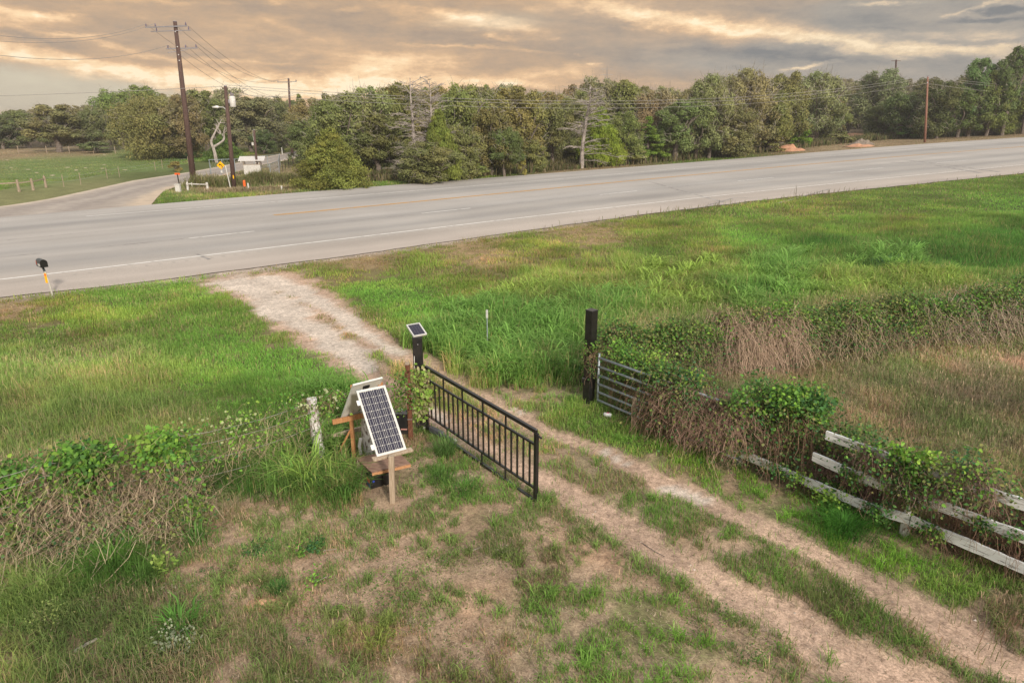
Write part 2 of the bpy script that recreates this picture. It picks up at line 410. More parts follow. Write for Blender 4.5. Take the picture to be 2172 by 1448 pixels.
# gravel strip along the pavement edge
ed = y_on(C_near, X)-Y; e = (1-sstep(.3, 1.5, ed+(n1-.5)*2))*(ed > -1)*np.clip(1-(X+4)/14, 0, 1)
soil += (np.array([.50, .42, .36])*(.7+.6*n2)[:, None]-soil)*(e*.85)[:, None]
V = np.c_[X, Y, Z]
nx, ny = len(gx), len(gy)
I = (np.arange(ny-1)[:, None]*nx+np.arange(nx-1)[None]).ravel()
Q = np.c_[I, I+1, I+nx+1, I+nx].ravel()
gm, nt, b = mat_new('ground_soil')
at = N(nt, 'ShaderNodeAttribute', attribute_name='Col'); tc = N(nt, 'ShaderNodeTexCoord')
no = N(nt, 'ShaderNodeTexNoise'); no.inputs['Scale'].default_value = 9; no.inputs['Detail'].default_value = 8; no.inputs['Roughness'].default_value = .75
no2 = N(nt, 'ShaderNodeTexNoise'); no2.inputs['Scale'].default_value = .9; no2.inputs['Detail'].default_value = 5
nt.links.new(tc.outputs['Object'], no.inputs[0]); nt.links.new(tc.outputs['Object'], no2.inputs[0])
mr = N(nt, 'ShaderNodeMapRange'); mr.inputs[1].default_value = .3; mr.inputs[2].default_value = .7; mr.inputs[3].default_value = .50; mr.inputs[4].default_value = 1.36
nt.links.new(no.outputs[0], mr.inputs[0])
mr2 = N(nt, 'ShaderNodeMapRange'); mr2.inputs[1].default_value = .3; mr2.inputs[2].default_value = .7; mr2.inputs[3].default_value = .82; mr2.inputs[4].default_value = 1.15
nt.links.new(no2.outputs[0], mr2.inputs[0])
mm0 = N(nt, 'ShaderNodeMath', operation='MULTIPLY'); nt.links.new(mr.outputs[0], mm0.inputs[0]); nt.links.new(mr2.outputs[0], mm0.inputs[1])
vo = N(nt, 'ShaderNodeTexNoise'); vo.inputs['Scale'].default_value = 38; vo.inputs['Detail'].default_value = 4; vo.inputs['Roughness'].default_value = .8; nt.links.new(tc.outputs['Object'], vo.inputs[0])
mr4 = N(nt, 'ShaderNodeMapRange'); mr4.inputs[1].default_value = .36; mr4.inputs[2].default_value = .62; mr4.inputs[3].default_value = .62; mr4.inputs[4].default_value = 1.16; nt.links.new(vo.outputs[0], mr4.inputs[0])
mm = N(nt, 'ShaderNodeMath', operation='MULTIPLY'); nt.links.new(mm0.outputs[0], mm.inputs[0]); nt.links.new(mr4.outputs[0], mm.inputs[1])
vm = N(nt, 'ShaderNodeVectorMath', operation='SCALE'); nt.links.new(at.outputs['Color'], vm.inputs[0]); nt.links.new(mm.outputs[0], vm.inputs['Scale'])
nt.links.new(vm.outputs[0], b.inputs['Base Color']); b.inputs['Roughness'].default_value = .95; b.inputs['Specular IOR Level'].default_value = .1
bm = N(nt, 'ShaderNodeBump'); bm.inputs['Strength'].default_value = .6; bm.inputs['Distance'].default_value = .03
nt.links.new(no.outputs[0], bm.inputs['Height']); nt.links.new(bm.outputs[0], b.inputs['Normal'])
g = link('ground', np_mesh('ground', V, Q, np.full(len(I), 4), gm, soil, smooth=True)); tag(g, 'rolling grassy ground with bare soil and two wheel ruts', 'ground', kind='structure')

# ------------------------------------------------------------------ highway
def strip(name, A, B, mtl, dz, nv=10, kind='structure', label=None, cat=None):
    """sheet between two curves, following the ground"""
    n = len(A); V = []; 
    for k in range(nv):
        t = k/(nv-1); P = A*(1-t)+B*t; V.append(np.c_[P, base_z(P[:, 0])+dz])
    V = np.vstack(V)
    I = (np.arange(nv-1)[:, None]*n+np.arange(n-1)[None]).ravel(); Q = np.c_[I, I+1, I+n+1, I+n].ravel()
    me = np_mesh(name, V, Q, np.full(len(I), 4), mtl, smooth=True)
    L = np.r_[0, np.cumsum(np.hypot(*np.diff((A+B)/2, axis=0).T))]
    uv = me.uv_layers.new(name='UVMap'); vi = Q
    U = np.c_[L[vi % n], (vi//n)/(nv-1)].astype(np.float32); uv.data.foreach_set('uv', U.ravel())
    return tag(link(name, me), label, cat, kind=kind)
rm, nt, b = mat_new('road_surface')
tc = N(nt, 'ShaderNodeTexCoord'); sx = N(nt, 'ShaderNodeSeparateXYZ'); nt.links.new(tc.outputs['UV'], sx.inputs[0])
mp = N(nt, 'ShaderNodeMapping'); mp.inputs['Scale'].default_value = (.035, 14, 1); nt.links.new(tc.outputs['UV'], mp.inputs[0])
no = N(nt, 'ShaderNodeTexNoise'); no.inputs['Scale'].default_value = 1; no.inputs['Detail'].default_value = 6; nt.links.new(mp.outputs[0], no.inputs[0])
cr = N(nt, 'ShaderNodeValToRGB'); e = cr.color_ramp.elements   # lanes across the road: paler shoulders, worn wheel paths
cols = [(0, (.47, .41, .36)), (.11, (.45, .40, .355)), (.155, (.44, .405, .37)), (.22, (.36, .34, .32)), (.28, (.43, .40, .37)), (.36, (.375, .355, .335)), (.45, (.435, .405, .375)),
        (.55, (.43, .40, .37)), (.63, (.42, .39, .36)), (.72, (.315, .30, .285)), (.80, (.41, .385, .36)), (1, (.45, .42, .39))]
e[0].position = cols[0][0]; e[0].color = (*cols[0][1], 1); e[1].position = 1; e[1].color = (*cols[-1][1], 1)
for p, c in cols[1:-1]: k = e.new(p); k.color = (*c, 1)
nt.links.new(sx.outputs[1], cr.inputs[0])
mr = N(nt, 'ShaderNodeMapRange'); mr.inputs[1].default_value = .3; mr.inputs[2].default_value = .7; mr.inputs[3].default_value = .86; mr.inputs[4].default_value = 1.10
nt.links.new(no.outputs[0], mr.inputs[0])
nf = N(nt, 'ShaderNodeTexNoise'); nf.inputs['Scale'].default_value = 25; nf.inputs['Detail'].default_value = 8; nt.links.new(tc.outputs['Object'], nf.inputs[0])
mr2 = N(nt, 'ShaderNodeMapRange'); mr2.inputs[1].default_value = .3; mr2.inputs[2].default_value = .7; mr2.inputs[3].default_value = .88; mr2.inputs[4].default_value = 1.1; nt.links.new(nf.outputs[0], mr2.inputs[0])
nl = N(nt, 'ShaderNodeTexNoise'); nl.inputs['Scale'].default_value = .12; nl.inputs['Detail'].default_value = 4; nt.links.new(tc.outputs['Object'], nl.inputs[0])
mr3 = N(nt, 'ShaderNodeMapRange'); mr3.inputs[1].default_value = .3; mr3.inputs[2].default_value = .7; mr3.inputs[3].default_value = .86; mr3.inputs[4].default_value = 1.05; nt.links.new(nl.outputs[0], mr3.inputs[0])
m1 = N(nt, 'ShaderNodeMath', operation='MULTIPLY'); nt.links.new(mr.outputs[0], m1.inputs[0]); nt.links.new(mr2.outputs[0], m1.inputs[1])
m2 = N(nt, 'ShaderNodeMath', operation='MULTIPLY'); nt.links.new(m1.outputs[0], m2.inputs[0]); nt.links.new(mr3.outputs[0], m2.inputs[1])
vm = N(nt, 'ShaderNodeVectorMath', operation='SCALE'); nt.links.new(cr.outputs[0], vm.inputs[0]); nt.links.new(m2.outputs[0], vm.inputs['Scale'])
nt.links.new(vm.outputs[0], b.inputs['Base Color']); b.inputs['Roughness'].default_value = .9; b.inputs['Specular IOR Level'].default_value = .2
# common parameter: all curves resampled along x
xs = np.unique(np.r_[np.linspace(-110, -30, 60), np.linspace(-30, 60, 160), np.linspace(60, 230, 90)])
def on(C): return np.c_[xs, y_on(C, xs)]
A = on(C_near); A[:, 1] += (fbm(A[:, 0], A[:, 1], 1.2, 2)-.5)*.5
strip('highway', A, on(C_far), rm, .035, 26, label='wide pale grey highway crossing behind the grass verge', cat='road')
def paint(name, rgb, rgb2, wear, label):
    m, nt, b = mat_new(name)
    tc = N(nt, 'ShaderNodeTexCoord'); no = N(nt, 'ShaderNodeTexNoise'); no.inputs['Scale'].default_value = 3; no.inputs['Detail'].default_value = 8; nt.links.new(tc.outputs['Object'], no.inputs[0])
    cr = N(nt, 'ShaderNodeValToRGB'); e = cr.color_ramp.elements; e[0].position = wear; e[0].color = (*rgb2, 1); e[1].position = wear+.12; e[1].color = (*rgb, 1)
    nt.links.new(no.outputs[0], cr.inputs[0]); nt.links.new(cr.outputs[0], b.inputs['Base Color']); b.inputs['Roughness'].default_value = .7
    return m
pw = paint('white_road_paint', (.74, .72, .68), (.50, .47, .43), .36, ''); pyel = paint('yellow_road_paint', (.66, .34, .07), (.45, .33, .22), .36, '')
pseal = paint('tar_seal', (.10, .09, .085), (.30, .27, .25), .50, '')
def line(name, C, off, w, m, x0, x1, dz=.043, label=None):
    P = np.c_[np.linspace(x0, x1, max(3, int(abs(x1-x0)/.8)))]; X_ = P[:, 0]; Y_ = y_on(C, X_)
    T = np.gradient(np.c_[X_, Y_], axis=0); T /= np.linalg.norm(T, axis=1)[:, None]; Nn = np.c_[-T[:, 1], T[:, 0]]
    c = np.c_[X_, Y_]+Nn*off
    return c-Nn*w/2, c+Nn*w/2
def lines(name, segs, m, label, dz=.043):
    V = []; Fc = []; n = 0
    for A, B in segs:
        k = len(A); P = np.vstack([A, B]); V.append(np.c_[P, base_z(P[:, 0])+dz])
        i = np.arange(k-1)+n; Fc.append(np.c_[i, i+1, i+k+1, i+k]); n += 2*k
    V = np.vstack(V); Q = np.vstack(Fc)
    return tag(link(name, np_mesh(name, V, Q.ravel(), np.full(len(Q), 4), m)), label, 'road marking', kind='structure')
lines('edge_line', [line('', C_w, 0, .19, pw, -60, 200), line('', C_w2, 0, .17, pw, -28, 220)], pw, 'solid white lines along both edges of the highway')
x0 = hit(583, 457)[0]
lines('centre_line', [line('', C_y, -.15, .17, pyel, x0, 220), line('', C_y, .15, .17, pyel, x0, 220)], pyel, 'double yellow line along the middle of the highway')
# dashed lane line half way
C_d = np.c_[xs, (y_on(C_w, xs)*.5+y_on(C_y, xs)*.5)]
a0 = hit(400, 507); a1 = hit(535, 494)
def fit_off(C, p):
    return p[1]-y_on(C, p[0])
o0, o1 = fit_off(C_w, a0), fit_off(C_w, hit(1590, 382)); 
C_d = np.c_[xs, y_on(C_w, xs)+np.interp(xs, [a0[0], hit(950, 448)[0], hit(1312, 410)[0], hit(1604, 381)[0], hit(1850, 359)[0]],
     [o0, fit_off(C_w, hit(950, 448)), fit_off(C_w, hit(1312, 410)), fit_off(C_w, hit(1604, 381)), fit_off(C_w, hit(1850, 359))])]
segs = []
for (a, b_), (c, d) in [((400, 507), (535, 494)), ((895, 453), (998, 444)), ((1272, 414), (1353, 407)), ((1565, 385), (1643, 378)), ((1761, 367), (1874, 357)), ((1990, 347), (2060, 341))]:
    segs.append(line('', C_d, 0, .17, pw, hit(a, b_)[0], hit(c, d)[0]))
lines('lane_dashes', segs, pw, 'broken white line dividing the near lanes of the highway')
C_d2 = np.c_[xs, y_on(C_y, xs)*.42+y_on(C_w2, xs)*.58]
seal = []
for (a, b_), (c, d) in [((560, 491), (880, 455)), ((1010, 443), (1262, 415)), ((1370, 405), (1550, 386)), ((1660, 376), (1750, 368)), ((-60, 558), (95, 537)), ((190, 531), (390, 508))]:
    seal.append(line('', C_d, .05, .055, pseal, hit(a, b_)[0], hit(c, d)[0]))
seal.append(line('', C_y, 0, .06, pseal, x0-16, 200))
lines('tar_seams', seal, pseal, 'thin dark tar seams between the highway lanes', .039)
def free_line(pts, w):
    P = np.array([hit(*p)[:2] for p in pts]); t = np.linspace(0, 1, 12); s = np.linspace(0, 1, len(P))
    P = np.c_[np.interp(t, s, P[:, 0]), np.interp(t, s, P[:, 1])]
    T = np.gradient(P, axis=0); T /= np.linalg.norm(T, axis=1)[:, None]; Nn = np.c_[-T[:, 1], T[:, 0]]
    return P-Nn*w/2, P+Nn*w/2
tyre_shade = mat('tyre_shade_marks', (.25, .235, .22), (.40, .37, .345), rough=.9, scale=1.5, bump=0, lo=.45, hi=.62)
lines('tyre_shade_marks', [free_line(p, w) for p, w in [(((1378, 386), (1450, 407), (1535, 430)), .25), (((1890, 345), (1990, 352), (2080, 368)), .5), (((1920, 340), (2020, 352), (2120, 366)), .35),  # two widest streaks are tree shadows painted onto the road, the rest skid marks
      (((417, 540), (430, 546), (445, 552)), .16), (((1500, 437), (1560, 420), (1640, 424)), .2), (((1450, 446), (1520, 436), (1600, 431)), .2), (((1650, 432), (1700, 418), (1760, 402)), .2)]], tyre_shade, 'faint dark skid marks and painted tree shadows on the near shoulder and lanes', .038)
# rumble strip: short shallow dark dashes milled into the shoulder
rs = []
for xx in np.arange(-24, 30, .42):
    rs.append(line('', C_w, -.75, .30, None, xx, xx+.10))
rum = mat('rumble', (.36, .325, .29), (.43, .385, .345), rough=.95, scale=3, bump=0)
lines('rumble_strip', rs, rum, 'row of milled rumble dashes on the near shoulder', .039)

# side road
n = 60
def rs_(P, n):
    d = np.r_[0, np.cumsum(np.hypot(*np.diff(P, axis=0).T))]; t = np.linspace(0, d[-1], n); return np.c_[np.interp(t, d, P[:, 0]), np.interp(t, d, P[:, 1])]
sm, nt, b = mat_new('side_road_surface')
tc = N(nt, 'ShaderNodeTexCoord'); sx = N(nt, 'ShaderNodeSeparateXYZ'); nt.links.new(tc.outputs['UV'], sx.inputs[0])
cr = N(nt, 'ShaderNodeValToRGB'); e = cr.color_ramp.elements
cols = [(0, (.52, .43, .34)), (.07, (.50, .42, .34)), (.14, (.37, .315, .265)), (.35, (.29, .25, .22)), (.5, (.38, .33, .285)), (.65, (.29, .25, .22)), (.84, (.37, .315, .265)), (.93, (.50, .40, .30)), (1, (.50, .40, .30))]
e[0].color = (*cols[0][1], 1); e[1].color = (*cols[-1][1], 1)
for p, c in cols[1:-1]: k = e.new(p); k.color = (*c, 1)
nw = N(nt, 'ShaderNodeTexNoise'); nw.inputs['Scale'].default_value = .5; nw.inputs['Detail'].default_value = 8; nt.links.new(tc.outputs['Object'], nw.inputs[0])
ma = N(nt, 'ShaderNodeMath', operation='MULTIPLY_ADD'); ma.inputs[1].default_value = .22; nt.links.new(nw.outputs[0], ma.inputs[0])
ms = N(nt, 'ShaderNodeMath', operation='SUBTRACT'); ms.inputs[1].default_value = .11; nt.links.new(sx.outputs[1], ms.inputs[0]); nt.links.new(ms.outputs[0], ma.inputs[2])
nt.links.new(ma.outputs[0], cr.inputs[0])
mr = N(nt, 'ShaderNodeMapRange'); mr.inputs[1].default_value = .3; mr.inputs[2].default_value = .7; mr.inputs[3].default_value = .8; mr.inputs[4].default_value = 1.2
nf = N(nt, 'ShaderNodeTexNoise'); nf.inputs['Scale'].default_value = 1.1; nf.inputs['Detail'].default_value = 10; nf.inputs['Roughness'].default_value = .7; nt.links.new(tc.outputs['Object'], nf.inputs[0]); nt.links.new(nf.outputs[0], mr.inputs[0])
vm = N(nt, 'ShaderNodeVectorMath', operation='SCALE'); nt.links.new(cr.outputs[0], vm.inputs[0]); nt.links.new(mr.outputs[0], vm.inputs['Scale'])
nt.links.new(vm.outputs[0], b.inputs['Base Color']); b.inputs['Roughness'].default_value = .95
strip('side_road', rs_(SR_L, n), rs_(SR_R, n), sm, .030, 14, label='narrow worn side road running back past the utility poles', cat='road')
# ------------------------------------------------------------------ blades of grass
def blades(P, h, w, az, lean, col, tipcol, seg2=True):
    """P Nx3 roots; returns V, flat tri faces, colours"""
    n = len(P); side = np.c_[-np.sin(az), np.cos(az), np.zeros(n)]*(w/2)[:, None]
    fwd = np.c_[np.cos(az), np.sin(az), np.zeros(n)]
    L = lean[:, None]; H = h[:, None]; up = np.array([0, 0, 1.])
    if seg2:
        m = P+up*H*.62+fwd*H*L*.35; k = np.clip(1-.45*lean, .15, 1)[:, None]
        t = P+up*H*k+fwd*H*L
        V = np.stack([P-side, P+side, m-side*.85, m+side*.85, t], 1).reshape(-1, 3)
        b = (np.arange(n)*5)[:, None]; Fc = np.concatenate([b+[0, 1, 3], b+[0, 3, 2], b+[2, 3, 4]], 1).reshape(-1)
        c = np.stack([col*.93, col*.93, col, col, tipcol], 1).reshape(-1, 3); cnt = 3*n  # roots coloured darker, painting in the shade low in the grass
    else:
        t = P+up*H*.9+fwd*H*L
        V = np.stack([P-side, P+side, t], 1).reshape(-1, 3); b = (np.arange(n)*3)[:, None]; Fc = (b+[0, 1, 2]).reshape(-1)
        c = np.stack([col*.85, col*.85, (col+tipcol)/2], 1).reshape(-1, 3); cnt = n  # same painted shade at the root of far blades
    return V, Fc, c, cnt

def build_stuff(name, parts, label, cat, m):
    V = []; Fc = []; C = []; n = 0; cnt = 0
    for v, f, c, k in parts:
        V.append(v); Fc.append(f+n); C.append(c); n += len(v); cnt += k
    me = np_mesh(name, np.vstack(V), np.concatenate(Fc), np.full(cnt, 3), m, np.vstack(C))
    return tag(link(name, me), label, cat, kind='stuff')

short, tall, dryg = [], [], []
CLEAR = [(*hit(803, 1040)[:2], .42), (*hit(833, 1075)[:2], .30), (*hit(770, 1010)[:2], .25), (*hit(1289, 884)[:2], .15), (*hit(930, 945)[:2], .25), (*hit(855, 1010)[:2], .3), (*hit(680, 985)[:2], .34), (*hit(735, 985)[:2], .34), (*hit(668, 1000)[:2], .3)]
# bands: y0, y1, blades per m2, min width, two-segment
BANDS = [(4.6, 10, 2100, .0065, True), (10, 16, 1500, .009, True), (16, 26, 800, .014, True), (26, 42, 330, .028, False), (42, 75, 110, .05, False), (75, 150, 22, .10, False)]
for y0, y1, rho, wmin, s2 in BANDS:
    xa0, xa1 = -.90*y1-3, .90*y1+3
    A = (xa1-xa0)*(y1-y0); n = int(A*rho)
    x = R.uniform(xa0, xa1, n); y = R.uniform(y0, y1, n)
    k = np.abs(x) < .90*y+2.5
    k &= ~on_road(x, y, .1); x = x[k]; y = y[k]
    out = []
    for s in range(0, len(x), 60000):
        xx, yy = x[s:s+60000], y[s:s+60000]
        f = field(xx, yy)
        wr = worn(xx, yy) if y0 < 42 else 0
        wt = whiteness(xx, yy) if y0 < 42 else 0
        cl = fbm(xx, yy, .35, 6, 3); cl2 = fbm(xx, yy, 1.3, 1, 3)
        dens = f[:, 0]*np.where(f[:, 0] < .97, np.clip((cl-.5)*7.5+(cl2-.5)*3.2+.84, .02, 1.15), np.clip((cl-.35)*5+.6, .3, 1))
        dens = dens*(1-.965*wr)*(1-wt)
        ys = y_on(C_near, xx)
        e = np.clip((ys-yy)/1.2, 0.05, 1); e = np.where(yy > ys, 1, e); dens = dens*e
        thin = np.clip(.42/np.maximum(f[:, 1], .12), .45, 1)      # tall stands need fewer, bigger blades
        for (ex, ey, er) in CLEAR: dens = dens*sstep(.75, 1.1, np.hypot(xx-ex, yy-ey)/er)
        keep = R.random(len(xx)) < dens*thin
        out.append(np.c_[xx[keep], yy[keep], f[keep], cl2[keep]])
    o = np.vstack(out); x, y = o[:, 0], o[:, 1]; f = o[:, 2:14]; cl2 = o[:, 14]
    n = len(x)
    gp = fbm(x, y, 2.6, 5, 3); 
    dry = np.clip(f[:, 2]+(fbm(x, y, .8, 0, 3)-.5)*1.5*np.clip(f[:, 2]*3, 0, 1), 0, 1)
    isd = R.random(n) < dry
    c = np.where(isd[:, None], f[:, 6:9], f[:, 3:6])*R.uniform(.68, 1.32, n)[:, None]*(.42+1.16*gp)[:, None]
    yl = sstep(.5, .68, fbm(x, y, 1.9, 3, 3))[:, None]*np.clip(1.2-f[:, 1:2], .2, 1)*.55; c = c*(1+yl*np.array([.55, .22, .3]))
    c[:, 0] *= R.uniform(.84, 1.10, n)
    tip = c*.6+f[:, 6:9]*.4*np.clip(f[:, 2]*2.2, 0, 1)[:, None]+c*.4*(1-np.clip(f[:, 2]*2.2, 0, 1))[:, None]
    h = f[:, 1]*R.uniform(.45, 1.25, n)*(.55+.9*cl2)
    h *= .6+.8*fbm(x, y, 2.2, 7, 2)
    h = np.maximum(h, .03)
    w = np.maximum(wmin, np.where(f[:, 1] > .5, .017, .0075))*R.uniform(.7, 1.3, n)
    az = R.uniform(0, 2*pi, n); lean = R.uniform(.15, .95, n)
    z = ground_z(x, y)-.01
    P = np.c_[x, y, z]
    T = f[:, 1] > .45; Dd = (~T) & (f[:, 2] > .6); S = ~(T | Dd)
    for mask, lst in ((T, tall), (Dd, dryg), (S, short)):
        if mask.sum(): lst.append(blades(P[mask], h[mask], w[mask], az[mask], lean[mask], c[mask], tip[mask], s2))
    print('band', y0, n)
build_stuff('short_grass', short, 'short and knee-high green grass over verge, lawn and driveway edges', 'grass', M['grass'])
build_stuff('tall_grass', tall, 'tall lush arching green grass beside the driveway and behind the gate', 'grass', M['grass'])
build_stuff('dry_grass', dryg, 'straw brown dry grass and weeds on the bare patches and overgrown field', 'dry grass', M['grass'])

# seed heads standing above the pale tall grass and weeds
def heads():
    n = 60000; y = R.uniform(5, 34, n); x = R.uniform(-1, 1, n)*(.82*y+1)
    k = ~on_road(x, y, .5); x = x[k]; y = y[k]
    f = field(x, y); pr = np.clip((f[:, 2]-.30)*2.2, 0, .55)*np.clip(f[:, 1]/.3, 0, 1.2)*(1-worn(x, y))*(fbm(x, y, 1.1, 2, 3) > .47)
    k = R.random(len(x)) < pr; x = x[k]; y = y[k]; f = f[k]; n = len(x)
    h = f[:, 1]*R.uniform(.9, 1.6, n)+.05; P = np.c_[x, y, ground_z(x, y)]
    az = R.uniform(0, 2*pi, n); ln = R.uniform(.05, .4, n); c = f[:, 6:9]*R.uniform(.9, 1.5, n)[:, None]
    a = blades(P, h, np.full(n, .004)*np.maximum(1, y/9), az, ln, c*.7, c)
    k = np.clip(1-.45*ln, .15, 1)
    T = P+np.c_[np.cos(az)*h*ln, np.sin(az)*h*ln, h*k-.02]
    b = blades(T-[0, 0, .03], np.full(n, .07)*R.uniform(.6, 1.4, n), np.full(n, .010)*np.maximum(1, y/12), az, ln+.2, c*1.15, c)
    build_stuff('seed_heads', [a, b], 'pale straw seed heads nodding above the rough grass', 'seed heads', M['grass'])
heads()

# white gravel stones and litter on the ruts
def stones():
    n = 26000; y = R.uniform(6, 40, n); x = R.uniform(-1, 1, n)*(.78*y+1)
    ed = y_on(C_near, x)-y
    p = whiteness(x, y)*.55+worn(x, y)*.10+((ed > .0) & (ed < .9) & (x < 4))*.5
    k = (R.random(n) < p) & ~on_road(x, y, -.2); x = x[k]; y = y[k]; n = len(x)
    r = R.uniform(.008, .03, n)*np.maximum(1, y/18); z = ground_z(x, y)
    o = np.array([(1, 0, 0), (-.5, .87, 0), (-.5, -.87, 0), (0, 0, .8)])
    ang = R.uniform(0, 2*pi, n); V = []
    V = np.stack([np.c_[x+r*(np.cos(ang)*a[0]-np.sin(ang)*a[1]), y+r*(np.sin(ang)*a[0]+np.cos(ang)*a[1])*.8, z-.004+r*a[2]] for a in o], 1).reshape(-1, 3)
    b = (np.arange(n)*4)[:, None]; Fc = np.concatenate([b+[0, 1, 3], b+[1, 2, 3], b+[2, 0, 3]], 1).reshape(-1)
    c = np.repeat(np.array([.52, .45, .38])*R.uniform(.6, 1.4, n)[:, None], 4, 0)
    build_stuff('gravel', [(V, Fc, c, 3*n)], 'loose pale gravel along the wheel ruts and the pavement edge', 'gravel', M['stem'])
stones()

# flat dead thatch strewn over the worn soil
def thatch():
    n = 420000; y = R.uniform(4.8, 24, n)**1.0; x = R.uniform(-1, 1, n)*(.80*y+1)
    k = ~on_road(x, y, .6) & (R.random(n) < 9/(y+2)); x = x[k]; y = y[k]
    f = field(x, y); wr = worn(x, y); pr = np.clip(1.25-f[:, 0], .12, 1)*(1-.40*wr)*(1-whiteness(x, y))*np.clip((fbm(x, y, .45, 3, 3)-.42)*6+.4, .05, 1)
    k = R.random(len(x)) < pr; x = x[k]; y = y[k]; n = len(x)
    P = np.c_[x, y, ground_z(x, y)+.004]; az = R.uniform(0, 2*pi, n); L = R.uniform(.025, .10, n)*np.maximum(1, y/14)
    side = np.c_[-np.sin(az), np.cos(az), np.zeros(n)]*(.0032*np.maximum(1, y/9))[:, None]; fw = np.c_[np.cos(az), np.sin(az), R.uniform(.0, .35, n)]*L[:, None]
    V = np.stack([P-side, P+side, P+fw], 1).reshape(-1, 3); Fc = np.arange(3*n)
    pal = np.array([(.50, .38, .27), (.42, .30, .21), (.30, .21, .15), (.58, .47, .34), (.20, .15, .10)]); c = pal[R.integers(0, 5, n)]*R.uniform(.7, 1.3, n)[:, None]
    build_stuff('thatch', [(V, Fc, np.repeat(c, 3, 0), n)], 'dead brown grass litter strewn over the bare soil', 'dead grass', M['stem'])
thatch()

# broad arching blades of the lush stands
def arching(lush=True):
    n = 14000 if lush else 9000; y = R.uniform(7, 34, n) if lush else R.uniform(5.2, 17, n); x = R.uniform(-1, 1, n)*(.82*y+1); k = ~on_road(x, y, 1); x = x[k]; y = y[k]
    f = field(x, y); pr = sstep(.42, .62, f[:, 1])*np.clip((fbm(x, y, .9, 4, 2)-.38)*5, .12, 1)*(1-worn(x, y))*np.clip(26/(y+8), 0, 1)
    if not lush: pr = np.clip(1.12-f[:, 0], .04, .5)*1.5*np.clip((fbm(x, y, .8, 1, 3)-.45)*7, .08, 1)*(1-worn(x, y))*(f[:, 1] < .42)*np.clip(9/(y+2), 0, 1)
    for (ex, ey, er) in CLEAR: pr = pr*sstep(.9, 1.5, np.hypot(x-ex, y-ey)/er)
    k = R.random(len(x)) < pr; x = x[k]; y = y[k]; f = f[k]; m = len(x); B = 20 if lush else 26
    H = f[:, 1]*R.uniform(.7, 1.35, m) if lush else R.uniform(.07, .22, m)
    i = np.repeat(np.arange(m), B); N_ = len(i); az = R.uniform(0, 2*pi, N_); h = H[i]*R.uniform(.55, 1.15, N_); reach = h*R.uniform(.45, 1.05, N_)
    sp = .10 if lush else .045; x0 = x[i]+R.normal(size=N_)*sp; y0 = y[i]+R.normal(size=N_)*sp; z0 = ground_z(x0, y0)
    K = 6; t = np.linspace(0, 1, K)[None]; w = ((.011 if lush else .0042)*np.maximum(1, y[i]/13))*R.uniform(.7, 1.4, N_)
    cx_ = x0[:, None]+np.cos(az)[:, None]*reach[:, None]*t**1.5; cy_ = y0[:, None]+np.sin(az)[:, None]*reach[:, None]*t**1.5
    cz = z0[:, None]+h[:, None]*(1.65*t-.95*t**2.2)
    ww = w[:, None]*np.array([.7, 1, 1, .85, .55, .08])[None]
    sx_ = -np.sin(az)[:, None]*ww; sy_ = np.cos(az)[:, None]*ww
    A = np.stack([np.stack([cx_-sx_, cy_-sy_, cz], -1), np.stack([cx_+sx_, cy_+sy_, cz], -1)], 2).reshape(N_, K*2, 3)
    b = (np.arange(N_)*K*2)[:, None]; q = np.concatenate([b+[2*j, 2*j+1, 2*j+3, 2*j, 2*j+3, 2*j+2] for j in range(K-1)], 1).reshape(-1)
    bc = f[i, 3:6]*R.uniform(.7, 1.35, N_)[:, None]*R.uniform(.75, 1.25, m)[i][:, None]
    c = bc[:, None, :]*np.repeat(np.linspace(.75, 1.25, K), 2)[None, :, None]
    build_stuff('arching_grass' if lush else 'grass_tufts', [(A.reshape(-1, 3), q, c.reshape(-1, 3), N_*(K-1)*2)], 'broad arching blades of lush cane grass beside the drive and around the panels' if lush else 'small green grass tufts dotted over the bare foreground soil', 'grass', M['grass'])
    print('arching', m)
arching(); arching(False)

# low leafy weeds mixed through the rough grass
def ground_weeds():
    n = 5200; y = R.uniform(5, 20, n); x = R.uniform(-1, 1, n)*(.80*y+1)
    f = field(x, y); pr = (sstep(.25, .45, f[:, 2])*.8+.12)*sstep(.2, .5, f[:, 0])*(1-worn(x, y))*np.clip((fbm(x, y, 1.0, 0, 3)-.46)*7, .05, 1)*np.clip(11/(y+3), 0, 1)
    k = R.random(n) < pr; x = x[k]; y = y[k]; m = len(x); B = 46
    i = np.repeat(np.arange(m), B); n = len(i); r = R.uniform(.05, .17, m); hh = R.uniform(.04, .20, m)
    px_ = x[i]+R.normal(size=n)*r[i]; py_ = y[i]+R.normal(size=n)*r[i]; P = np.c_[px_, py_, ground_z(px_, py_)+R.uniform(.1, 1.1, n)*hh[i]]
    nr = R.normal(size=(n, 3)); nr[:, 2] = abs(nr[:, 2])+.8; nr[:, 1] -= .3; nr /= np.linalg.norm(nr, axis=1)[:, None]
    a = np.cross(nr, R.normal(size=(n, 3))); a /= np.linalg.norm(a, axis=1)[:, None]; b = np.cross(nr, a); s = R.uniform(.008, .019, n)[:, None]
    V = np.stack([P-a*s, P+b*s*.55, P+a*s*1.1, P-b*s*.55], 1).reshape(-1, 3); k = (np.arange(n)*4)[:, None]; Fc = np.concatenate([k+[0, 1, 2], k+[0, 2, 3]], 1).reshape(-1)
    pal = np.array([(.13, .24, .05), (.09, .18, .05), (.18, .26, .07), (.24, .24, .10), (.16, .30, .05), (.30, .27, .18)]); c = pal[R.integers(0, 6, m)][i]*R.uniform(.6, 1.4, n)[:, None]
    build_stuff('ground_weeds', [(V, Fc, np.repeat(c, 4, 0), 2*n)], 'small leafy weeds mixed through the rough foreground grass', 'weeds', M['grass'])
    print('weeds', m)
ground_weeds()
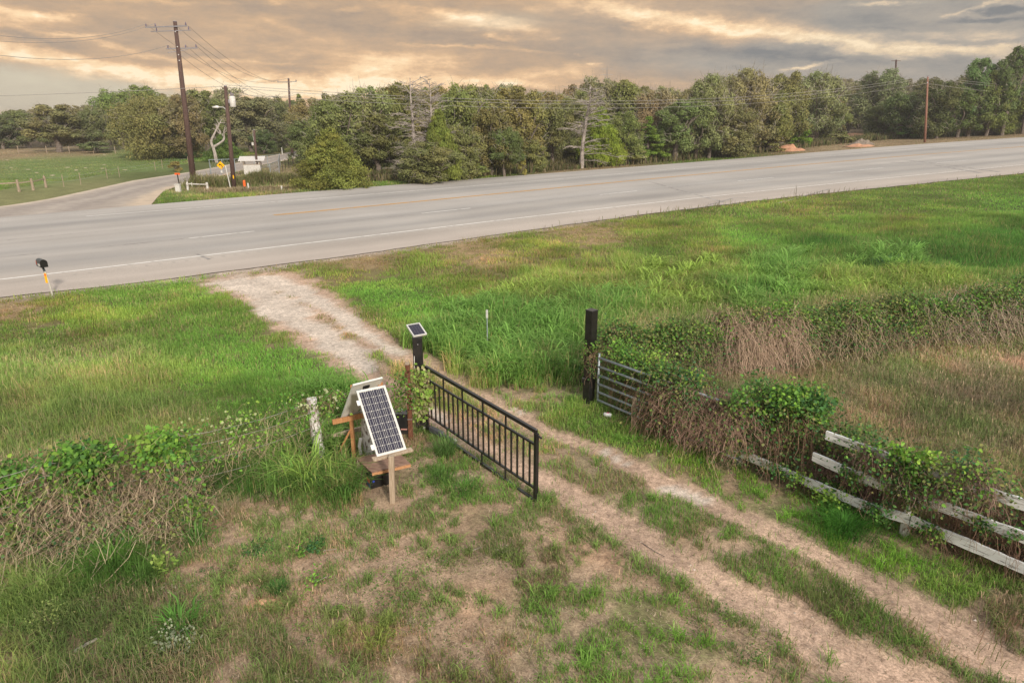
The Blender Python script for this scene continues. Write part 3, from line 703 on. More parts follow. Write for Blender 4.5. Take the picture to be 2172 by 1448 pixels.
# ------------------------------------------------------------------ things near the gate
def gz(x, y): return float(ground_z(np.array([x]), np.array([y]))[0])
def gp(px, py):
    h = hit(px, py); h[2] = gz(h[0], h[1]); return h
UP = np.array([0, 0, 1.])
# --- sliding black gate leaf
GA = at_y(908, 907, 12.72); GB = at_y(1136, 1067, 9.86)
gd = GB-GA; gd[2] = 0; GLEN = np.linalg.norm(gd); gd /= GLEN; gn = np.array([-gd[1], gd[0], 0])
za, zb = at_y(908, 905, 12.72)[2], at_y(1136, 1066, 9.86)[2]
ta, tb = at_y(903, 776, 12.72)[2], at_y(1136, 912, 9.86)[2]
gate = empty('gate', (GA[0], GA[1], za-.02), 'open black metal driveway gate with vertical bars', 'gate')
def gpt(s, f):
    """point on the gate: s along (0..1), f height fraction (0..1)"""
    b = za+(zb-za)*s; t = ta+(tb-ta)*s; q = GA+gd*GLEN*s; return np.array([q[0], q[1], b+(t-b)*f])
mb = MB(); fr = .045
mb.beam(gpt(0, .02), gpt(1, .02), .058, .062); mb.beam(gpt(0, .985), gpt(1, .985), .055, .062)
mb.beam(gpt(0, 0)+gd*.0, gpt(0, .96), .05, .05, up=gd); mb.beam(gpt(1, 0)-gd*.0, gpt(1, .96), .062, .062, up=gd)
gf_ = mb.build('frame', M['black'], gate, bevel=.004)
for f in (.80, .20):
    MB().beam(gpt(.008, f), gpt(.99, f), .034, .036).build('rail', M['black'], gate)
nb = 20
for i in range(1, nb+1):
    s = i/(nb+1)
    MB().beam(gpt(s, .212), gpt(s, .788), .026, .026, up=gd).build('bar', M['black'], gate)
for s, lo, hi_ in [(.19, .815, .96), (.38, .815, .96), (.57, .815, .96), (.765, .815, .96), (.215, .04, .185), (.555, .04, .185), (.76, .04, .185)]:
    MB().beam(gpt(s, lo), gpt(s, hi_), .024, .024, up=gd).build('spacer', M['black'], gate)
q = gpt(1, .985)
MB().beam(q-gd*.12+UP*.028, q-gd*.0+UP*.028, .02, .006).build('bare_patch', M['chip'], gf_)
MB().tube([q+gd*.03-UP*.06, q+gd*.13-UP*.07], .016).build('latch_pin', M['black'], gf_)
for f in (.12, .86):
    MB().tube([gpt(0, f)-gd*.055-UP*.05, gpt(0, f)-gd*.055+UP*.05], .022, 10).build('hinge', M['black'], gf_)
# --- gate posts
def square_post(b, t, w, label, m, cap=True, yaw=.3):
    e = empty('gate_post', b, label, 'gate post')
    ax = np.array([cos(yaw), sin(yaw), 0])
    MB().box((b+t)/2-UP*.06, w, w, (t-b)[2]+.12, ax).build('post', m, e, bevel=.008)
    if cap: MB().box(t+UP*.008, w+.012, w+.012, .014, ax).build('cap', m, e, bevel=.003)
    return e, ax
bl = gp(894, 915); bl[1] = 12.72; bl = np.array([*at_y(894, 914, 12.75)[:2], 0]); bl[2] = gz(bl[0], bl[1])
tl = at_y(885, 716, 12.75); tl[0] = bl[0]+.01
lp, ax = square_post(bl, np.array([bl[0], bl[1], tl[2]]), .185, 'tall square black post carrying the smallest solar panel', M['black_dusty'], yaw=.05)
MB().tube([bl+[-.06, -.10, 1.62], bl+[-.075, -.105, 1.2], bl+[-.05, -.10, .9]], .008, 5).build('cable', M['white'], lp)
MB().box(bl+[.02, -.10, 1.86], .012, .01, .012).build('screw', M['chip'], lp)
MB().box(bl+[.08, -.12, .05], .05, .05, .12).build('ground_bracket', M['cast'], lp, bevel=.005)
br = gp(1248, 852); tr = at_y(1249, 658, br[1])
rp_, ax2 = square_post(br, np.array([br[0], br[1], tr[2]]), .19, 'tall square black post rising from the weeds at the vine-covered tube gate', M['black'], yaw=.75)
MB().box(br+[-.13, -.06, .55], .08, .06, .11).build('latch_box', M['black'], rp_, bevel=.01)
# --- solar panels
def panel(x, y, z, yaw, tilt, w, h, cols, rows, label, front=True, frame=.035, cellmat=None, group=None):
    r = np.array([cos(yaw), sin(yaw), 0]); bk = np.array([-sin(yaw), cos(yaw), 0])
    u = UP*sin(tilt)+bk*cos(tilt); n = np.cross(r, u); c = np.array([x, y, z])
    e = empty('solar_panel', c-u*h/2, label, 'solar panel')
    fw = .022 if w > .4 else .018
    mb = MB()
    for s in (-1, 1):
        mb.box(c+r*s*(w/2-fw/2)-n*frame/2, fw, h, frame, r, u, n)
        mb.box(c+u*s*(h/2-fw/2)-n*frame/2, w-2*fw, fw, frame-.001, r, u, n)
    mb.build('frame', M['alu'], e)
    iw, ih = w-2*fw, h-2*fw
    MB().box(c-n*.012, iw, ih, .006, r, u, n).build('backsheet', M['backsheet'], e)
    gx_, gy_ = iw*.95, ih*.97; cw, chh = gx_/cols, gy_/rows
    mb = MB()
    for i in range(cols):
        for j in range(rows):
            cc = c+r*((i+.5)*cw-gx_/2)+u*((j+.5)*chh-gy_/2)-n*.006
            a, b_ = cw*.955/2, chh*.965/2; ch_ = min(a, b_)*.16
            P = [(-a+ch_, -b_), (a-ch_, -b_), (a, -b_+ch_), (a, b_-ch_), (a-ch_, b_), (-a+ch_, b_), (-a, b_-ch_), (-a, -b_+ch_)]
            mb.prism([cc+r*p[0]+u*p[1] for p in P], n*.002)
    cl_ = mb.build('solar_cells', cellmat or M['cell'], e)
    if w > .4:
        mb = MB()
        for i in range(cols):
            for k in (-.22, .22):
                mb.box(c+r*((i+.5+k)*cw-gx_/2)-n*.0035, .0035, gy_, .0006, r, u, n)
        mb.build('busbars', M['alu'], cl_)
    return e, r, u, n, c
cm, nt_, b_ = mat_new('solar_cell'); b_.inputs['Base Color'].default_value = (.022, .020, .042, 1); b_.inputs['Roughness'].default_value = .28; b_.inputs['Specular IOR Level'].default_value = .5
tcx = N(nt_, 'ShaderNodeTexCoord'); nx_ = N(nt_, 'ShaderNodeTexNoise'); nx_.inputs['Scale'].default_value = 4; nt_.links.new(tcx.outputs['Object'], nx_.inputs[0])
crx = N(nt_, 'ShaderNodeValToRGB'); crx.color_ramp.elements[0].color = (.018, .016, .03, 1); crx.color_ramp.elements[1].color = (.032, .03, .055, 1); nt_.links.new(nx_.outputs[0], crx.inputs[0]); nt_.links.new(crx.outputs[0], b_.inputs['Base Color'])
M['cell'] = cm
p1, r1, u1, n1_, c1 = panel(-2.172, 10.369, 1.444, .55, .808, .509, 1.185, 4, 9, 'large solar panel with gridded dark cells facing the drive')
for s in (-.42, .38):
    MB().box(c1-r1*.275+u1*s-n1_*.02, .05, .09, .012, r1, u1, n1_).build('mounting_clip', M['plastic_w'], p1, bevel=.003)
p2, r2, u2, n2_, c2 = panel(-1.856, 12.70, 2.30, .568, .418, .285, .356, 4, 9, 'smallest solar panel on top of the tall black gate post')
p3, r3, u3, n3_, c3 = panel(-2.711, 11.304, 1.431, .674+pi, pi-2.202, .566, 1.111, 4, 9, 'solar panel seen from its pale back behind the large one')
MB().box(c3+u3*.40-n3_*.03, .12, .07, .03, r3, u3, n3_).build('junction_box', M['signblack'], p3, bevel=.006)
MB().box(c3+u3*.33+r3*.13-n3_*.017, .10, .06, .002, r3, u3, n3_).build('label_sticker', mat('sticker', (.22, .28, .30), (.4, .46, .48), scale=40, bump=0), p3)
mb = MB()
for s in (-.02, .02): mb.tube([c3+u3*.37-n3_*.04+r3*s, c3+u3*.25-n3_*.03+r3*(s*1.6-.04)], .005, 5)
mb.build('lead', M['signblack'], p3)
# support of the back panel: new orange wood
bA, bB = at_y(705, 895, 11.2), at_y(800, 874, 11.6)
lg = gp(752, 975)
fr3 = empty('panel_support', (lg[0], lg[1], lg[2]), 'orange new-wood frame propping up the back solar panel', 'wooden frame')
MB().beam(bA, bB, .05, .09).build('crossbar', M['newwood'], fr3, bevel=.004)
t3 = at_y(746, 890, lg[1]); MB().beam(lg-UP*.05, np.array([lg[0], lg[1], t3[2]]), .09, .06, up=(1, 0, 0)).build('leg', M['newwood'], fr3, bevel=.004)
b3 = gp(708, 979); MB().beam(b3, at_y(743, 912, lg[1]-.06), .07, .035, up=(1, 0, 0)).build('brace', M['newwood'], fr3, bevel=.004)
for (a, b, c, d) in [(748, 816, 748, 852), (808, 811, 806, 822)]:
    y_ = 11.35; MB().beam(at_y(c, d, y_-.1), at_y(a, b, y_), .08, .02).build('strut', M['newwood'], fr3)
# support of the front panel: stake and ledge
sb = gp(833, 1068); st = at_y(830, 967, sb[1])
s1 = empty('panel_stand', sb, 'grey weathered stake and ledge holding the large solar panel', 'wooden stand')
MB().beam(sb-UP*.08, np.array([sb[0]+.02, sb[1]+.02, st[2]]), .085, .085, up=(1, 0, 0)).build('stake', M['stake'], s1, bevel=.006)
lA = c1-u1*(1.185/2+.02)-r1*.33; lB = c1-u1*(1.185/2+.02)+r1*.36
MB().beam(lA-n1_*.03, lB-n1_*.03, .10, .03, up=n1_*.3+UP).build('ledge', M['stake'], s1, bevel=.004)
# plywood shelf over the batteries
zc = sb[2]+.36
def atz(px, py, z):
    d = ray(px, py); k = (z-CH)/d[2]; return np.array([d[0]*k, d[1]*k, z])
P4 = [atz(755, 972, zc), atz(789, 1003, zc), atz(871, 984, zc), atz(838, 955, zc)]
tb_ = empty('plywood_shelf', np.array([*(sum(P4)/4)[:2], sb[2]]), 'low weathered plywood board over the black batteries', 'board')
MB().prism([p for p in P4], UP*.016).build('board', M['ply'], tb_)
MB().beam(P4[1]-UP*.024, P4[2]-UP*.024, .03, .045).build('edge_batten', M['plyedge'], tb_, bevel=.003)
for i in (0, 3):
    q = P4[i]*.9+sum(P4)/4*.1; MB().beam([q[0], q[1], gz(q[0], q[1])-.03], [q[0], q[1], zc-.001], .05, .05, up=(1, 0, 0)).build('leg', M['greywood'], tb_)
# batteries
def battery(px, py, label, w=.22, d=.16, h=.19, print_=True, yaw=.5):
    b = gp(px, py); e = empty('battery', b, label, 'battery'); ax = np.array([cos(yaw), sin(yaw), 0]); ay = np.array([-sin(yaw), cos(yaw), 0])
    MB().box(b+UP*h/2, w, d, h, ax).build('case', M['black'], e, bevel=.008)
    ld_ = MB().box(b+UP*(h+.01), w+.012, d+.012, .018, ax).build('lid', M['black'], e, bevel=.004)
    for s in (-1, 1): MB().tube([b+ax*s*w*.3+UP*(h+.018)-ay*d*.2, b+ax*s*w*.3+UP*(h+.045)-ay*d*.2], .012, 8).build('terminal', M['chip'], ld_)
    MB().tube([b-ax*w*.3+UP*(h+.05)-ay*d*.2, b+UP*(h+.08), b+ax*w*.3+UP*(h+.05)-ay*d*.2], .008, 6).build('cable', M['signblack'], e)
    if print_:
        MB().box(b-ax*(w/2+.002)+UP*h*.62, .003, d*.8, h*.35, ax).build('red_label', M['redprint'], e)
        MB().box(b-ax*(w/2+.002)+UP*h*.25, .003, d*.8, h*.25, ax).build('blue_label', M['blueprint'], e)
        MB().tube([b-ay*(d/2)+UP*h*.6-ax*w*.25, b-ay*(d/2+.006)+UP*h*.6-ax*w*.25], .02, 12).build('blue_dot', M['blueprint'], e)
battery(797, 1031, 'black battery with red and blue labels under the plywood board', .25, .17, .23, True, .55)
battery(822, 1025, 'plain black battery beside the labelled one under the plywood board', .2, .17, .2, False, .55)
# control box between posts
cb0 = at_y(868, 921, 12.25); cb1 = at_y(842, 878, 12.25)
cbx = empty('control_box', ((cb0[0]+cb1[0])/2, 12.3, cb0[2]), 'black control box mounted beside the brown post', 'control box')
cw_ = .30; chh = cb1[2]-cb0[2]; cc = np.array([cb0[0]-cw_/2+.0, 12.33, cb0[2]+chh/2])
hs_ = MB().box(cc, cw_+.06, .14, chh).build('housing', M['black_dusty'], cbx, bevel=.01)
MB().box(cc+UP*(chh/2+.012), cw_+.08, .17, .022).build('lid', M['opener'], cbx, bevel=.006)
MB().box(cc+[.05, -.072, -.11], .12, .004, .025).build('nameplate', mat('nameplate', (.45, .20, .17), (.55, .3, .26), bump=0), hs_)
MB().box(cc+[-.02, 0, chh/2+.05], .09, .04, .05).build('antenna_bracket', M['plastic_w'], cbx, bevel=.008)
# brown post
bp = gp(872, 931); tp = at_y(867, 770, bp[1])
e = empty('wooden_post', bp, 'slim red-brown wooden post beside the vine and black gate post', 'post')
MB().beam(bp-UP*.1, np.array([bp[0], bp[1], tp[2]-.03]), .085, .085, up=(1, 0, 0)).build('post', M['redwood'], e, bevel=.008)
MB().box([bp[0], bp[1], tp[2]-.008], .078, .078, .04).build('weathered_top', M['greywood'], e, bevel=.008)
for k in (.45, 1.2): MB().tube([bp+[-.05, -.046, k], bp+[.05, -.046, k+.005]], .005, 4).build('wire_wrap', M['wire'], e)
# peeling white logs
def log_post(b, top_z, r, label, lean=(-.04, .03)):
    e = empty('fence_post', b, label, 'fence post'); n = 9; pts = []; rad = []
    for i in range(n):
        t = i/(n-1); pts.append([b[0]+lean[0]*t+random.uniform(-.012, .012), b[1]+lean[1]*t, b[2]-.08+(top_z-b[2]+.08)*t]); rad.append(r*(1.1-.18*t)*random.uniform(.93, 1.07))
    MB().tube(pts, rad, 11).build('log', M['peel'], e, smooth=False)
    return e
wb = gp(680, 968); e = log_post(wb, at_y(660, 846, wb[1])[2], .098, 'leaning peeling white log post at the end of the wire fence', (-.07, .02))
MB().tube([wb+[-.1, -.03, .07], wb+[.0, -.105, .05], wb+[.1, -.03, .07]], .005, 5).build('wire_loop', M['wire'], e)
w2 = gp(783, 968); log_post(w2, w2[2]+.95, .10, 'peeling white log post half hidden behind the large solar panel', (-.01, .02))
MB().tube([w2+[-.13, -.1, .12], w2+[-.14, -.12, .3], w2+[-.11, -.1, .45]], .03, 8).build('white_bottle', M['plastic_w'])
ob = bpy.data.objects['white_bottle']; tag(ob, 'thin white plastic tube hung at the side of the hidden log post', 'tube')
ra, rb = at_y(683, 930, 11.65), at_y(778, 905, 12.0)
r_ = MB().beam(ra, rb, .05, .075).build('fence_rail', M['greywood'], base=ra, bevel=.006); tag(r_, 'grey weathered rail between the two white log posts', 'fence rail')
# gate opener arm
oa, ob_ = at_y(914, 931, 12.45), at_y(966, 951, 11.85)
oa[2] = gz(oa[0], oa[1])+.14; ob_[2] = gz(ob_[0], ob_[1])+.16
e = empty('gate_opener', (oa[0], oa[1], gz(oa[0], oa[1])), 'grey gate opener arm at the foot of the black gate', 'gate opener')
MB().beam(oa, oa+(ob_-oa)*.5, .10, .11).build('motor_housing', M['opener'], e, bevel=.02)
MB().tube([oa+(ob_-oa)*.45, ob_], .025, 10).build('push_rod', M['opener'], e)
MB().box(ob_, .09, .05, .05, gd).build('end_bracket', M['cast'], e, bevel=.006)
MB().box(oa-(ob_-oa)*.1, .08, .06, .10, gd).build('mount', M['signblack'], e, bevel=.01)
# --- thin white marker post in the tall grass
tb0 = gp(1034, 757)
e = empty('marker_post', tb0, 'thin white metal post standing in the tall grass', 'post')
MB().beam(tb0-UP*.1, tb0+UP*1.33, .045, .012, up=(1, 0, 0)).beam(tb0-UP*.1+[0, .012, 0], tb0+UP*1.33+[0, .012, 0], .012, .03, up=(1, 0, 0)).build('post', M['galv'], e)
MB().box(tb0+[0, -.012, 1.22], .052, .01, .22).build('white_tip', M['white'], e)
# --- litter cup
lc = gp(1289, 884)
e = empty('litter_cup', lc, 'crushed white foam cup lying in the grass by the tube gate', 'cup')
a = np.array([.85, -.5, .05]); a /= np.linalg.norm(a)
MB().tube([lc-a*.085+UP*.06, lc-a*.03+UP*.055, lc+a*.04+UP*.055, lc+a*.09+UP*.05], [.042, .047, .05, .040], 12).build('cup', M['plastic_w'], e, smooth=True)
MB().box(lc+UP*.106+a*.0, .05, .035, .003, a).build('pink_print', mat('pink', (.7, .12, .25), bump=0), e)
# --- mailbox
mbp = gp(112, 627)
e = empty('mailbox', mbp, 'dark green mailbox on a pale post at the road shoulder', 'mailbox')
def at(px, py): return at_y(px, py, mbp[1])
top = at(98, 577)
MB().tube([mbp-UP*.1, np.array([mbp[0]-.04, mbp[1], mbp[2]+.5]), np.array([mbp[0]-.10, mbp[1], mbp[2]+.9])], .032, 8).build('post', mat('pale_post', (.42, .40, .36), (.55, .53, .49), rough=.6), e)
mdir = np.array([.75, -.66, 0]); mdir /= np.linalg.norm(mdir); ms_ = np.array([-mdir[1], mdir[0], 0])
mc = np.array([mbp[0]-.22, mbp[1]+.1, mbp[2]+1.06]); 
def arch(c, w, h, n=9):
    P = [c-ms_*w/2, c+ms_*w/2]
    for i in range(n+1):
        t = pi*i/n; P.append(c+ms_*cos(t)*w/2+UP*(h-w/2+sin(t)*w/2))
    return P
bx_ = MB().prism(arch(mc-mdir*.26, .22, .27), mdir*.5).build('box', M['mailbox'], e)
MB().prism(arch(mc+mdir*.243, .236, .28), mdir*.02).build('door', M['signblack'], bx_)
MB().box(mc-ms_*.113+UP*.08+mdir*.06, .24, .006, .075, mdir).build('number_plate', M['white'], bx_)
MB().box(mc-ms_*.113+UP*.13-mdir*.2, .05, .008, .13, mdir).build('flag', mat('flag', (.42, .09, .05), bump=0), bx_)
MB().beam(mc-UP*.02+mdir*.02, np.array([mbp[0]-.1, mbp[1], mbp[2]+.88]), .06, .06).build('bracket', M['mailbox'], e)
MB().box([mbp[0]-.085, mbp[1]-.04, mbp[2]+.66], .085, .012, .36).build('reflector', M['reflect'], e, bevel=.01)
MB().box([mbp[0]-.085, mbp[1]-.048, mbp[2]+.78], .045, .006, .06).build('red_reflector', M['redprint'], e)

# --- right-hand fence line: tube gate, grey posts, white board fence
F0 = np.array([1.80, 13.93]); F1 = gp(1912, 1140)[:2]
fdv = (F1-F0)/np.linalg.norm(F1-F0)
def fp(s, h): q = F0+fdv*s; return np.array([q[0], q[1], gz(q[0], q[1])+h])
e = empty('tube_gate', fp(.12, 0), 'galvanised tube gate standing under vines beside the right black post', 'gate')
for h in (.14, .33, .52, .72, .92, 1.12):
    MB().tube([fp(.12, h), fp(3.7, h)], .027, 8).build('rail', M['galv'], e, smooth=True)
for s in (.12, 3.7): MB().tube([fp(s, .06), fp(s, 1.22)], .024, 8).build('stile', M['galv'], e, smooth=True)
for s in (1.3, 2.5): MB().beam(fp(s, .12), fp(s, 1.2), .03, .008, up=(1, 0, 0)).build('brace', M['galv'], e)
for px, py, hh, lb in [(1343, 902, .62, 'grey wooden post propping the tube gate nearest the black post'), (1437, 938, .62, 'grey wooden post under brown stems at the far end of the tube gate')]:
    q = gp(px, py); 
    o = MB().beam(q-UP*.1, q+UP*hh, .085, .085, up=(1, 0, 0)).build('fence_post', M['greywood'], base=q, bevel=.006); tag(o, lb, 'fence post')
PB = peel_board(math.atan2(fdv[1], fdv[0]))
bf = empty('board_fence', fp(6.55, 0), 'peeling white board fence overgrown by vines along the drive', 'fence')
def board(pts, w=.145):
    """pts: photo places of the board's centre line on the fence plane"""
    out = []
    nrm = np.array([-fdv[1], fdv[0], 0]); p0 = np.array([F0[0], F0[1], 0])
    for a, b in pts:
        d = ray(a, b); k = ((p0-[0, 0, CH])@nrm)/(d@nrm); out.append(np.array([0, 0, CH])+d*k)
    return out
def board_mesh(P, w, th=.035):
    mb = MB(); nrm = np.array([-fdv[1], fdv[0], 0])
    V = []; n = len(P)
    for p in P:
        ww = w*random.uniform(.9, 1.08)
        for a, b in ((-1, -1), (1, -1), (1, 1), (-1, 1)): V.append(p+UP*ww/2*b+nrm*th/2*a)
    Fc = []
    for i in range(n-1):
        for k in range(4): Fc.append((i*4+k, i*4+(k+1) % 4, i*4+4+(k+1) % 4, i*4+4+k))
    Fc += [(3, 2, 1, 0), tuple((n-1)*4+k for k in range(4))]
    return mb.add(V, Fc)
def dens(P, k=7):
    out = []
    for a, b in zip(P[:-1], P[1:]):
        for i in range(k): out.append(a+(b-a)*i/k)
    return out+[P[-1]]
for pts in [[(1450, 908), (1600, 973), (1690, 1012)], [(1690, 1012), (1849, 1078), (1930, 1101)], [(1932, 1103), (2050, 1152), (2172, 1205), (2330, 1275)],
            [(1724, 967), (1799, 1001), (1873, 1030)], [(1876, 1031), (1990, 1070), (2169, 1138), (2340, 1205)],
            [(1752, 922), (1830, 950), (1915, 983)], [(1918, 984), (2050, 1027), (2172, 1070), (2340, 1130)]]:
    board_mesh(dens(board(pts)), .155).build('board', PB, bf)
for px, py in [(1560, 1010), (1912, 1142), (2290, 1345)]:
    q = board([(px, py)])[0]; gq = gz(q[0], q[1]); nr = np.array([-fdv[1], fdv[0], 0])*.06
    MB().beam(np.array([q[0], q[1], gq-.1])+nr, np.array([q[0], q[1], gq+1.27])+nr, .10, .10, up=(1, 0, 0)).build('post', M['peel'], bf, bevel=.006)

# --- wire fence on the left
we = empty('wire_fence', gp(400, 1062), 'sagging wire fence running left from the white log post', 'fence')
wl_pts = [gp(680, 968), gp(400, 1055), gp(120, 1120), gp(-120, 1175)]
for h in (.35, .65, .95, 1.15):
    P = []
    for a, b in zip(wl_pts[:-1], wl_pts[1:]):
        for i in range(5): t = i/5; q = a*(1-t)+b*t; P.append([q[0], q[1], gz(q[0], q[1])+h-.10*4*t*(1-t)])
    MB().tube(P, .004, 4).build('wire', M['wire'], we)
for q in wl_pts[1:]:
    MB().tube([[q[0], q[1], gz(q[0], q[1])-.1], [q[0], q[1], gz(q[0], q[1])+1.2]], .022, 6).build('post', M['greywood'], we)

# ------------------------------------------------------------------ vines and brambles
def stems_mesh(rng, roots, n, reach, rise, droop, rad, col):
    """thin curving canes: vectorised 3-sided tubes"""
    K = 7; i = rng.integers(0, len(roots), n); P0 = roots[i]
    az = rng.uniform(0, 2*pi, n); L = reach*rng.uniform(.4, 1.2, n); up = rise*rng.uniform(.1, 1.3, n); dr = droop*rng.uniform(.4, 1.4, n)
    d = np.c_[np.cos(az), np.sin(az)]; wig = rng.normal(size=(n, K, 3))*.055*reach/.5
    t = np.linspace(0, 1, K)[None]
    X = P0[:, None, 0]+d[:, None, 0]*L[:, None]*t+np.cumsum(wig[..., 0], 1); Y = P0[:, None, 1]+d[:, None, 1]*L[:, None]*t+np.cumsum(wig[..., 1], 1)
    Z = P0[:, None, 2]+up[:, None]*t-dr[:, None]*t**2+np.cumsum(wig[..., 2], 1)
    Z = np.maximum(Z, base_z(X)+.0)
    C = np.stack([X, Y, Z], -1)
    r = rad*rng.uniform(.6, 1.4, n)
    o = np.array([(1, 0, .2), (-.5, .6, -.5), (-.3, -.7, .5)])
    V = C[:, :, None, :]+o[None, None]*(r[:, None]*np.linspace(1, .5, K)[None])[..., None, None]
    V = V.reshape(-1, 3); b = (np.arange(n)*K*3)[:, None, None]+(np.arange(K-1)*3)[None, :, None]
    q = []
    for k in range(3): q.append(np.stack([b[..., 0]+k, b[..., 0]+(k+1) % 3, b[..., 0]+3+(k+1) % 3, b[..., 0]+3+k], -1))
    Fc = np.stack(q, 2).reshape(-1, 4)
    c = np.repeat(np.array(col)[None]*rng.uniform(.55, 1.45, n)[:, None], K*3, 0)
    return V, Fc, c
def leaves_mesh(rng, cen, n, spread, size, cols, flat=.5):
    i = rng.integers(0, len(cen), n); P = cen[i]+rng.normal(size=(n, 3))*spread
    P[:, 2] = np.maximum(P[:, 2], base_z(P[:, 0])+.03)
    nrm = rng.normal(size=(n, 3)); nrm[:, 2] = np.abs(nrm[:, 2])+flat; nrm[:, 1] -= .5; nrm /= np.linalg.norm(nrm, axis=1)[:, None]
    a = np.cross(nrm, rng.normal(size=(n, 3))); a /= np.linalg.norm(a, axis=1)[:, None]; b = np.cross(nrm, a)
    s = (size*rng.uniform(.55, 1.35, n))[:, None]
    # broad heart-like leaf, slightly folded: 6 points
    V = np.stack([P-a*s*.5, P-a*s*.25+b*s*.42+nrm*s*.1, P+a*s*.2+b*s*.30+nrm*s*.08, P+a*s*.62, P+a*s*.2-b*s*.30+nrm*s*.08, P-a*s*.25-b*s*.42+nrm*s*.1], 1).reshape(-1, 3)
    k = (np.arange(n)*6)[:, None]; Fc = np.concatenate([k+[0, 3, 2, 1], k+[0, 5, 4, 3]], 1).reshape(-1, 4)
    cols = np.array(cols); ci = rng.integers(0, len(cols), len(cen))[i]; j = rng.random(n) < .25; ci[j] = rng.integers(0, len(cols), j.sum())
    c = np.repeat(cols[ci]*rng.uniform(.65, 1.35, n)[:, None], 6, 0)
    return V, Fc, c
def mesh_part(name, T, m, parent):
    V, Fc, c = T; V = V-origin(parent)
    me = np_mesh(name, V, Fc.ravel(), np.full(len(Fc), Fc.shape[1]), m, c); return link(name, me, parent=parent)
GREEN = [(.09, .21, .035), (.13, .28, .04), (.07, .16, .035), (.20, .34, .05)]
BRIGHT = [(.20, .40, .05), (.16, .34, .05), (.28, .44, .07), (.10, .24, .04)]
DARKG = [(.05, .14, .05), (.07, .18, .05), (.09, .20, .05)]
OLIVE = [(.13, .17, .05), (.10, .14, .045), (.17, .20, .06), (.24, .24, .08)]
BROWN = (.30, .19, .13); TAN = (.44, .34, .22); GREYB = (.34, .27, .23)
def thicket(label, pts, hts, half, nst, nlf, cols, stemcol, seed, cat='vines', name='vine_thicket', reach=.55, leafsize=.055, nclump=40, group=None, droop=.8, toplean=0.0, rad=.0042, under=.6, hlo=.25, llo=.35):
    """creepers heaped along a line; pts: ground points, hts: heights"""
    rng = np.random.default_rng(seed); P = np.array(pts, float); d = np.r_[0, np.cumsum(np.hypot(*np.diff(P[:, :2], axis=0).T))]
    m0 = P.mean(0); e = empty(name, (m0[0], m0[1], gz(m0[0], m0[1])), label, cat, group)
    def samp(n, hlo, hhi, hf=1.0):
        s = rng.uniform(0, d[-1], n); x = np.interp(s, d, P[:, 0]); y = np.interp(s, d, P[:, 1]); h = np.interp(s, d, hts)
        h = h*(.78+.5*vn(s, s*0+seed, .55, 2)); f = rng.uniform(hlo, hhi, n)
        w = half*np.sqrt(np.maximum(1-(f*.95)**2, .05))
        off = rng.uniform(-1, 1, n)*w
        tx, ty = P[-1, 0]-P[0, 0], P[-1, 1]-P[0, 1]; L = math.hypot(tx, ty)
        return np.c_[x-ty/L*off, y+tx/L*off, base_z(x)+h*f*hf]
    roots = samp(700, hlo, 1.0)
    mesh_part('stems', stems_mesh(rng, roots, nst, reach, .22, droop, rad, stemcol), M['stem'], e)
    cen = np.vstack([samp(nclump//2+1, llo, 1.0), samp(nclump//2+1, .85, 1.10)])
    mesh_part('leaves', leaves_mesh(rng, cen, nlf, np.array([.17, .17, .10]), leafsize, cols), M['vineleaf'], e)
    cen = samp(nclump*4, .1 if llo < .5 else llo, .95)
    V, Fc, c = leaves_mesh(rng, cen, int(nlf*under), np.array([.25, .25, .2]), leafsize*.8, DARKG+OLIVE)
    mesh_part('undergrowth', (V, Fc, c), M['vineleaf'], e)
    return e
Fm = lambda s, o=0: np.array([*(F0+fdv*s+np.array([-fdv[1], fdv[0]])*o), 0])
# along the drive fence, from the black post towards the camera
thicket('bright green creeper spilling beside the right black post', [Fm(.2, .45), Fm(1.3, .5)], [1.25, 1.35], .28, 420, 3000, GREEN+BRIGHT, BROWN, 21, nclump=20, leafsize=.045, reach=.35, hlo=.6, llo=.6)
thicket('green creeper mound over the middle of the tube gate', [Fm(1.55, .15), Fm(2.5, .12)], [1.25, 1.22], .38, 1400, 4800, GREEN+DARKG+OLIVE, BROWN, 22, nclump=22, leafsize=.05)
thicket('tangle of brown dead canes over the far end of the tube gate', [Fm(2.2, .02), Fm(3.8, .05)], [1.22, 1.2], .40, 2900, 3600, OLIVE+GREEN+DARKG, (.44, .29, .22), 23, nclump=18, reach=.6, under=.8, droop=.45, hlo=.5)
thicket('dense leafy green mound where the white boards begin', [Fm(3.65, .45), Fm(4.75, .45)], [1.35, 1.35], .36, 700, 5200, GREEN+BRIGHT+DARKG, BROWN, 24, nclump=30, leafsize=.055, under=.8, hlo=.5)
thicket('brown canes and ivy between the upper white boards', [Fm(4.7, .62), Fm(6.2, .62)], [.8, .85], .24, 1900, 1900, OLIVE+GREEN+DARKG, (.38, .25, .2), 25, nclump=18, reach=.42, under=.7, leafsize=.045)
thicket('ivy with light green leaf tips over the white board fence post', [Fm(5.75, .0), Fm(7.55, .0)], [1.25, 1.2], .14, 1500, 2100, BRIGHT+GREEN+DARKG+OLIVE, (.40, .28, .22), 26, nclump=26, leafsize=.048, reach=.26, hlo=.78, llo=.74, droop=.28)
thicket('dark ivy and canes over the nearest white boards', [Fm(6.8, .55), Fm(9.6, .55)], [1.0, 1.05], .24, 3200, 2400, GREEN+DARKG+OLIVE, BROWN, 27, nclump=30, leafsize=.045)
